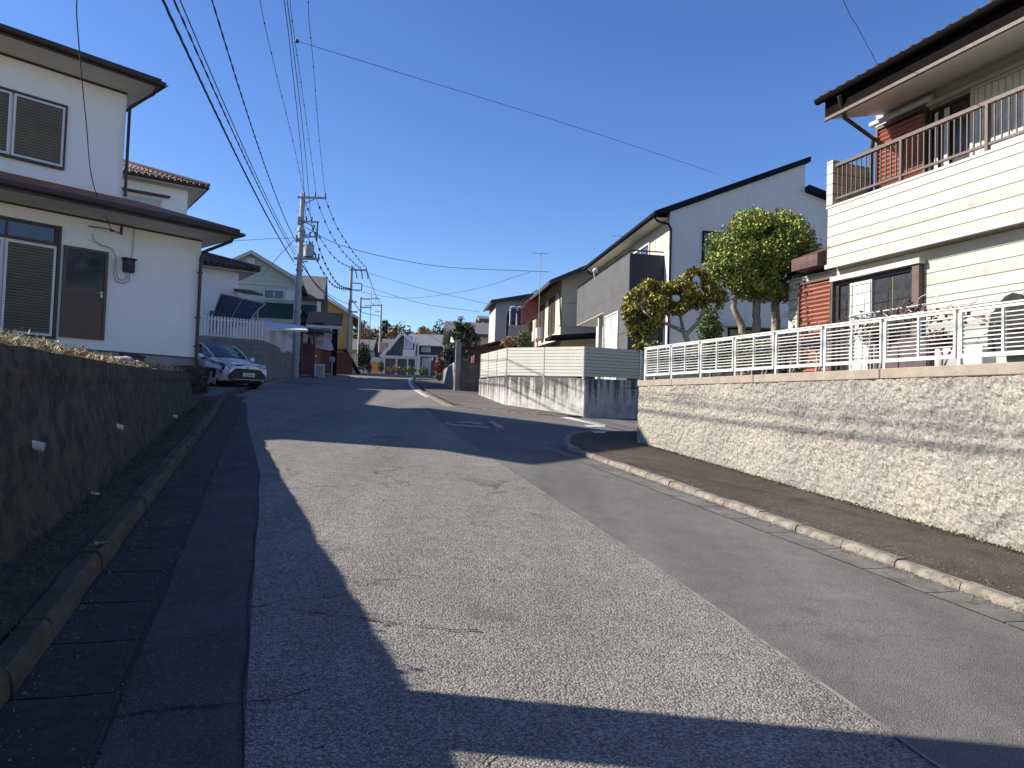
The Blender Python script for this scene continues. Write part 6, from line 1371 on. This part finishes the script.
def ext(pts, Yend):      # carry the first two points on toward the viewer
    a, b = pts[0], pts[1]; d = (a-b); k = (a.y-Yend)/(b.y-a.y); e = a+d*k*1.0; e.z += .35*k*abs(d.z)*.3; return [e]+pts
nb_ = (NP.x, NP.y)
def run(name, label, pix, a, b, zend=9.7, **kw):
    v = via(pix, a, b); m_, c = v[0], v[-1]
    # refit as one smooth sag through the first, middle and last sight points, then carry it on to the near pole
    k = len(v)//2; ys = [m_.y, v[k].y, c.y]; zs = [m_.z, v[k].z, c.z]; pts = []
    for i in range(13):
        y = a[1]+(c.y-a[1])*i/12
        z = sum(zs[p]*math.prod((y-ys[q])/(ys[p]-ys[q]) for q in range(3) if q != p) for p in range(3))
        f = (y-a[1])/(b[1]-a[1]); pts.append(Vector((a[0]+(b[0]-a[0])*f, y, z)))
    return wire(name, label, pts, **kw)
def runz(name, label, pix, near, z0, z1, **kw):
    n = len(pix)-1; pts = []
    for i, (px, py) in enumerate(pix):
        f = i/n; z = z0+(z1-z0)*f-.5*math.sin(math.pi*min(1, .35+.65*f)); d = ray(px, py); pts.append(CC+d*((z-EYE)/d.z))
    pts[-1] = onY(*pix[-1], YA)
    return wire(name, label, [Vector(near)]+pts, **kw)
ztop = onY(302, 197, YA).z; zlow = onY(306, 222, YA).z
run('communication_cable', 'thick twisted cable bundle, the leftmost and lowest run toward the tall pole', [(163, 0), (189, 53), (217, 115), (243, 169), (268, 217), (284, 247), (294, 262)], (-3.6, 3.7), A0_, r=.011, twist=5, strands=3)
run('communication_cable', 'second twisted cable just right of and parallel to the leftmost bundle', [(174, 0), (197, 48), (222, 108), (246, 160), (270, 212), (286, 241), (295, 255)], (-3.5, 3.7), A0_, r=.009, twist=7, strands=2, seed=1)
run('communication_cable', 'thin single cable on the right edge of the leftmost bundle', [(180, 0), (203, 50), (226, 108), (250, 162), (272, 212), (296, 252)], (-3.45, 3.7), A0_, r=.010)
run('service_cable', 'single twisted cable between the left bundle and the pole-top wires', [(212, 0), (229, 54), (249, 115), (266, 169), (286, 220), (297, 243)], (-3.2, 3.7), A0_, r=.010, twist=8, strands=2)
xa = PA.location.x
runz('power_line', 'left pole-top power wire with evenly spaced markers', [(260, 0), (273, 60), (292, 137), (304, 193)], (-2.75, 3.6, 12.1), 11.9, ztop, r=.009, beads=1.35)
runz('power_line', 'middle pole-top power wire with markers, nearest the paired wires', [(290, 0), (300, 75), (309, 140), (316, 192)], (-2.05, 3.8, 12.1), 11.9, ztop, r=.009, beads=1.6)
runz('power_line', 'right pole-top power wire with evenly spaced markers', [(308, 0), (313, 60), (319, 135), (325, 193)], (-1.35, 4.0, 12.1), 11.9, ztop, r=.009, beads=1.5)
runz('low_voltage_line', 'left of the two plain paired wires below the pole top', [(284, 0), (293, 75), (301, 150), (306, 221)], (-2.8, 3.5, 10.9), 10.8, zlow, r=.011)
runz('low_voltage_line', 'right of the two plain paired wires below the pole top', [(287, 0), (296.5, 75), (305, 150), (311, 221)], (-2.6, 3.5, 10.9), 10.8, zlow, r=.011)
def alongY(pix, Y0, Y1):     # x on the straight plan line between the two poles, found from the sight lines
    x0, x1 = pix[0][0], pix[-1][0]; return [onY(px, py, 1/((1/Y0)+(1/Y1-1/Y0)*(px-x0)/(x1-x0))) for px, py in pix]
# onward to the second pole
B0 = (PB.location.x, YB)
for i, (pix, off, lab) in enumerate(((((304, 198), (316, 230), (335, 258), (354, 269)), .2, 'left marked power wire from the tall pole up to the second pole'), (((316, 198), (328, 228), (344, 253), (360, 268)), .65, 'middle marked power wire from the tall pole up to the second pole'), (((325, 198), (336, 225), (351, 249), (365, 267)), 1.05, 'right marked power wire from the tall pole up to the second pole'))):
    wire('power_line', lab, alongY(pix, YA, YB), r=.014, beads=1.7, bead_r=.045)
for pix, lab in ((((311, 222), (322, 256), (337, 283), (351, 289)), 'upper low-voltage wire with markers sagging between the tall and second poles'), (((308, 237), (318, 262), (332, 284), (352, 290)), 'lower low-voltage wire with markers sagging between the tall and second poles')):
    wire('low_voltage_line', lab, alongY(pix, YA, YB), r=.016, beads=1.1, bead_r=.05)
wire('communication_cable', 'heavy cable sagging from the tall pole toward the foot of the second pole', alongY(((300, 262), (318, 287), (335, 301), (349, 310)), YA, YB), r=.03)
wire('communication_cable', 'thinner lower cable from the tall pole past the white balcony house', alongY(((301, 258), (312, 279), (330, 295), (350, 305)), YA, YB), r=.016)
# lines fanning off to the right and left
p0 = onY(303, 226, YA)
wire('cross_street_line', 'long thin wire crossing the sky from the tall pole toward the right houses', [p0, onY(340, 245, 36), onY(430, 265, 37), onY(549, 272, 35.2)], r=.014)
d_ = ray(297, 41); p1 = CC+d_*((10.55-EYE)/d_.z)
wire('cross_street_line', 'long diagonal wire across the blue sky to the modern house roof', [p1, onY(420, 79, p1.y+2), onY(560, 122, p1.y+5), onY(700, 168, p1.y+9), onY(752, 187, 25)], r=.007)
mb = MB(); mb.ball(p1, .05, 8, 6); tag(mb.build('wire_clamp', 'cable'), 'small dark clamp where the diagonal wire leaves the paired wires', 'clamp')
wire('cross_street_line', 'faint wire from the second pole sagging right toward the antenna', [onY(352, 290, YB), onY(400, 298, 50), onY(470, 290, 46), onY(530, 272, 42)], r=.014)
wire('cross_street_line', 'faint pair wire, upper, running right from the second pole', [onY(365, 272, YB), onY(420, 288, 52), onY(492, 305, 50)], r=.013)
wire('cross_street_line', 'faint pair wire, lower, running right from the second pole', [onY(362, 285, YB), onY(420, 303, 52), onY(480, 312, 52)], r=.013)
wire('service_drop', 'straight thin wire from the tall pole leftward above the tiled roofs', [onY(294, 238, YA), onY(265, 239, 33), onY(240, 240.5, 32), onY(170, 244, 31)], r=.010, group='service drops to the houses')
wire('service_drop', 'diagonal wire from the tall pole down to the mint house', [onY(294, 240, YA), onY(278, 257, 38), onY(263, 275, 44.6)], r=.018, group='service drops to the houses')
hq = H1.w(-2.15, -.28, 5.27)
wire('service_drop', 'thin wire hanging down in front of the stucco house to its bracket', [Vector((-3.4, 3.5, 10.2)), onY(74, -40, 8.0), onY(77, 20, 9.5), onY(86, 120, 12.5), onY(95, 190, 15.2), Vector(hq)], r=.009, group='service drops to the houses')
mb = MB(); q_ = onY(98, 203, 15.5); mb.ball(q_, .05, 8, 6); 
tag(mb.build('wire_insulator', 'pvc'), 'small pale insulator on the wire in front of the stucco house eave', 'insulator')
wire('service_drop', 'thin wire at top right running to the eave of the cream siding house', [Vector((-1.8, 3.6, 11.6)), onY(838, -12, 9.0), onY(858, 28, 11), onY(884, 76, 13.6)], r=.005, group='service drops to the houses')
wire('communication_cable', 'thin cable from the second pole to the farthest pole', [onY(352, 300, YB), onY(362, 312, 66), onY(380, 316, YD)], r=.03)
wire('power_line', 'pole-top wire from the second pole onward to the farthest pole', [onY(366, 268, YB), onY(374, 291, 68), onY(380, 303, YD)], r=.025)

# ================================================================ PARKED CARS
def car(label, loc, rz, paint, plate=True):
    t_ = thing('parked_car', label, 'car', loc=loc, rz=rz)
    # x forward (front at 0), y left, z up; half sections
    ST = [ # x, [(y,z)...] low to top centre
        (0.00, [(.50,.24),(.62,.32),(.66,.50),(.60,.62),(.40,.66),(0,.68)]),
        (-.10, [(.62,.20),(.74,.30),(.78,.52),(.74,.67),(.48,.72),(0,.745)]),
        (-.30, [(.72,.18),(.81,.30),(.84,.56),(.80,.74),(.54,.81),(0,.835)]),
        (-.70, [(.76,.17),(.84,.30),(.85,.60),(.82,.84),(.58,.91),(0,.93)]),
        (-1.05,[(.76,.17),(.84,.30),(.85,.62),(.83,.91),(.62,.98),(0,1.00)]),
        (-1.45,[(.76,.17),(.84,.30),(.85,.64),(.83,.93),(.62,1.24),(0,1.27)]),
        (-1.85,[(.76,.17),(.84,.30),(.85,.65),(.83,.94),(.60,1.43),(0,1.47)]),
        (-2.50,[(.76,.17),(.84,.30),(.85,.66),(.83,.96),(.60,1.46),(0,1.50)]),
        (-3.10,[(.76,.17),(.84,.30),(.85,.67),(.83,.99),(.58,1.42),(0,1.46)]),
        (-3.60,[(.74,.19),(.82,.32),(.83,.68),(.80,1.02),(.54,1.30),(0,1.34)]),
        (-3.85,[(.62,.24),(.74,.36),(.76,.70),(.70,1.00),(.46,1.06),(0,1.08)])]
    body, gls = MB(), MB()
    for s in (1, -1):
        for i in range(len(ST)-1):
            (xa_, A), (xb_, B) = ST[i], ST[i+1]
            for j in range(5):
                v = [Vector((xa_, s*A[j][0], A[j][1])), Vector((xa_, s*A[j+1][0], A[j+1][1])), Vector((xb_, s*B[j+1][0], B[j+1][1])), Vector((xb_, s*B[j][0], B[j][1]))]
                side = j == 3 and 4 <= i <= 8; front = j == 4 and i in (4, 5); rear = j == 4 and i == 9
                (gls if (side or front or rear) else body).add(v, [[0, 1, 2, 3]], True)
        for i, rev in ((0, 0), (len(ST)-1, 1)):
            body.add([Vector((ST[i][0], s*a, b)) for a, b in ST[i][1]]+[Vector((ST[i][0], 0, ST[i][1][0][1]))], [list(range(7))], False)
    for o_, m_ in ((body, paint), (gls, 'car_glass')):
        for q in range(len(o_.v)): o_.v[q] = o_.v[q]
    b_ = body.build('body', paint, t_); wm = b_.modifiers.new('weld', 'WELD'); wm.merge_threshold = .001; 
    g_ = gls.build('windows', 'car_glass', t_); g_.modifiers.new('weld', 'WELD').merge_threshold = .001
    mb = MB()
    for s in (1, -1): mb.tube([(-1.05, s*.625, .99), (-1.45, s*.63, 1.25), (-1.85, s*.61, 1.44), (-3.1, s*.59, 1.43)], .022, 6); mb.tube([(-2.35, s*.845, .95), (-2.35, s*.62, 1.46)], .03, 6)
    mb.build('pillar', paint, t_)
    mb = MB(); mb.prism([(-.56, .26), (.56, .26), (.66, .40), (.44, .60), (-.44, .60), (-.66, .40)], 0, .06, 'x'); 
    for q in mb.v: q.x += -.012+(-.06*abs(q.y)**2)+.0
    gr__ = mb.build('grille', 'black_rubber', t_)
    mb = MB(); mb.box(.05, -.22, .34, .075, .22, .47); pl_ = mb.build('number_plate', 'alu_white', t_)
    mb = MB()
    for a, b in ((-.15, .05), (-.08, .05), (.0, .05), (.07, .05), (.14, .05)): mb.box(.0755, a-.02, .36, .077, a+.018, .42)
    mb.box(.0755, -.08, .435, .077, .08, .455); mb.build('plate_marks', 'plate_green', pl_)
    mb = MB(); mb.tube([(.0, 0, .655), (.02, 0, .655)], .055, 12); mb.build('emblem', 'alu', t_)
    for s in (1, -1):
        mb = MB(); mb.add([Vector(q) for q in ((.005, s*.45, .64), (-.05, s*.68, .66), (-.22, s*.80, .76), (-.42, s*.83, .82), (-.24, s*.70, .79), (-.06, s*.50, .71))], [[0, 1, 2, 3, 4, 5]]); 
        n_ = Vector((.5, s*.5, .5)).normalized(); vs = [q+n_*.012 for q in mb.v]; mb2 = MB(); mb2.add([q-n_*.03 for q in mb.v]+vs, [[0, 1, 2, 3, 4, 5], [6, 7, 8, 9, 10, 11]]+[[i, (i+1) % 6, (i+1) % 6+6, i+6] for i in range(6)]); mb2.build('headlight', 'headlight', t_)
        mb = MB(); mb.tube([(-.03, s*.62, .33), (.0, s*.63, .33)], .06, 12); mb.build('fog_light', 'black_rubber', t_)
        mb = MB(); mb.ball((-1.28, s*.95, 1.0), .1, 10, 7, .7, 1, .75); mb.box(-1.3, s*.82, .95, -1.25, s*.92, .99); mb.build('mirror', paint, t_)
        for x_ in (-.75, -3.15):
            mb = MB(); c = Vector((x_, s*.76, .29)); ring = []
            for k in range(24):
                a = 2*math.pi*k/24; d = Vector((math.cos(a), 0, math.sin(a))); ring.append([c+d*r_+Vector((0, s*w_, 0)) for r_, w_ in ((.20, -.09), (.28, -.095), (.295, -.06), (.295, .06), (.28, .095), (.20, .09))])
            ring.append(ring[0]); mb.grid(ring); wh = mb.build('wheel', 'black_rubber', t_)
            mb = MB(); mb.tube([c+Vector((0, s*.05, 0)), c+Vector((0, s*.085, 0))], [.2, .19], 18); mb.build('rim', 'alu', wh)
        mb = MB()
        for x_ in (-.75, -3.15): mb.prism([(x_+.315*math.cos(math.pi*k/10), .29+.315*math.sin(math.pi*k/10)) for k in range(11)], s*.847, s*.858, 'y')
        mb.build('wheel_arch', 'black_rubber', t_)
        mb = MB()
        for x_ in (-1.35, -2.4, -3.2): mb.box(x_-.004, s*.852, .35, x_+.004, s*.856, .92)
        mb.build('door_seam', 'black_rubber', t_)
    mb = MB(); mb.box(-1.12, -.6, .995, -1.0, .6, 1.015); mb.build('wiper', 'black_rubber', t_)
    mb = MB(); mb.box(-3.7, -.7, .16, -.2, .7, .24); mb.build('underbody', 'black_rubber', t_)
    return t_
M('paint_silver', (.78, .80, .83), None, 2, .4, metal=.0, coat=.25)
M('paint_white_car', (.78, .78, .78), None, 2, .25, coat=.8)
M('car_glass', (.02, .026, .034), (.025, .03, .04), 2, .05, spec=.9)
M('headlight', (.55, .6, .68), (.2, .22, .26), 12, .1, spec=.8)
M('plate_green', (.05, .22, .12), None, 2, .6)
pc = hitg(246, 389.5); hd = R(-38)
pc = TL(24.6, -.95)+Vector((0, 0, .05)); pcx = onY(247, 388, 24.3); pc = Vector((pcx.x, pcx.y, gz(pcx.x, pcx.y)+.06))
car('silver-white hatchback parked on the left driveway facing the street', pc, hd, 'paint_silver')
p = onY(297, 372, 38.5); car('small white car half hidden behind the utility pole under the brown carport', (p.x-.2, p.y, gz(p.x, p.y)+.1), R(-80), 'paint_white_car')
# clutter between the stucco house and the car
tb_ = thing('pipe_bundle', 'grey plastic pipes and boards leaning at the corner of the stucco house', 'pipes', loc=H1.w(.35, -.25, 2.0))
mb = MB(); mb.tube([(0, 0, 0), (.05, .1, .38)], .03, 8); mb.tube([(-.15, 0, 0), (-.12, .12, .32)], .03, 8); mb.build('pipe', 'pipe_grey', tb_); mb = MB(); mb.box(-.5, -.1, 0, -.2, -.06, .6); mb.build('board', 'concrete_found', tb_)

# grit, moss and leaf debris along the right kerb and wall foot
M('grit', (.17, .15, .125), (.08, .07, .06), 8, .95, island=.6)
M('moss', (.10, .095, .035), (.055, .06, .02), 5, .95, island=.5)
mb = MB()
def fn():
    t = random.uniform(1.5, 12.4); p = TL(t, wlat(t)-.03-abs(random.gauss(0, .05))); p.z = G(t)+.065+abs(random.gauss(0, .012)); return p
leafmesh(mb, 3200, fn, .022, 1, 1.4); tag(mb.build('wall_foot_moss', 'moss'), 'moss and tiny weeds along the foot of the split-face wall', 'moss', kind='stuff')
mb = MB()
def fn():
    t = random.uniform(1.5, 12.5); s_ = random.random()
    if s_ < .45: l, z = 4.95-abs(random.gauss(0, .07)), .016
    elif s_ < .8: l, z = 5.11+abs(random.gauss(0, .16)), .068
    else: l, z = random.uniform(5.2, 6.4), .066
    p = TL(t, l); p.z = G(t)+z+.004*random.random(); return p
leafmesh(mb, 8000, fn, .010, 1, 1.3); tag(mb.build('gravel', 'grit'), 'fine grit gathered along the right kerb and footway', 'grit', kind='stuff')
mb = MB()
def fn():
    t = random.uniform(1.5, 17); s_ = random.random(); l = -.93+abs(random.gauss(0, .10)) if s_ < .5 else (-.55+random.gauss(0, .06) if s_ < .75 else random.uniform(-.5, .4)); p = TL(t, l); p.z = G(t)+.016+.004*random.random(); return p
leafmesh(mb, 7000, fn, .011, 1, 1.4); tag(mb.build('gutter_debris', 'grit'), 'grit and leaf crumbs scattered along the shaded left gutter', 'debris', kind='stuff')
mb = MB()
def fn():
    t = random.uniform(1.5, 18); l = random.uniform(-1.42, -1.08); p = TL(t, l); p.z = G(t)+.12+abs(random.gauss(0, .012))*(1.5 if noise.noise(Vector((t*2, l*3, 0))) > 0 else .3); return p
leafmesh(mb, 5500, fn, .017, 1, 1.6); tag(mb.build('verge_moss', 'moss'), 'moss and crumbled leaves on the narrow verge under the dark wall', 'moss', kind='stuff')
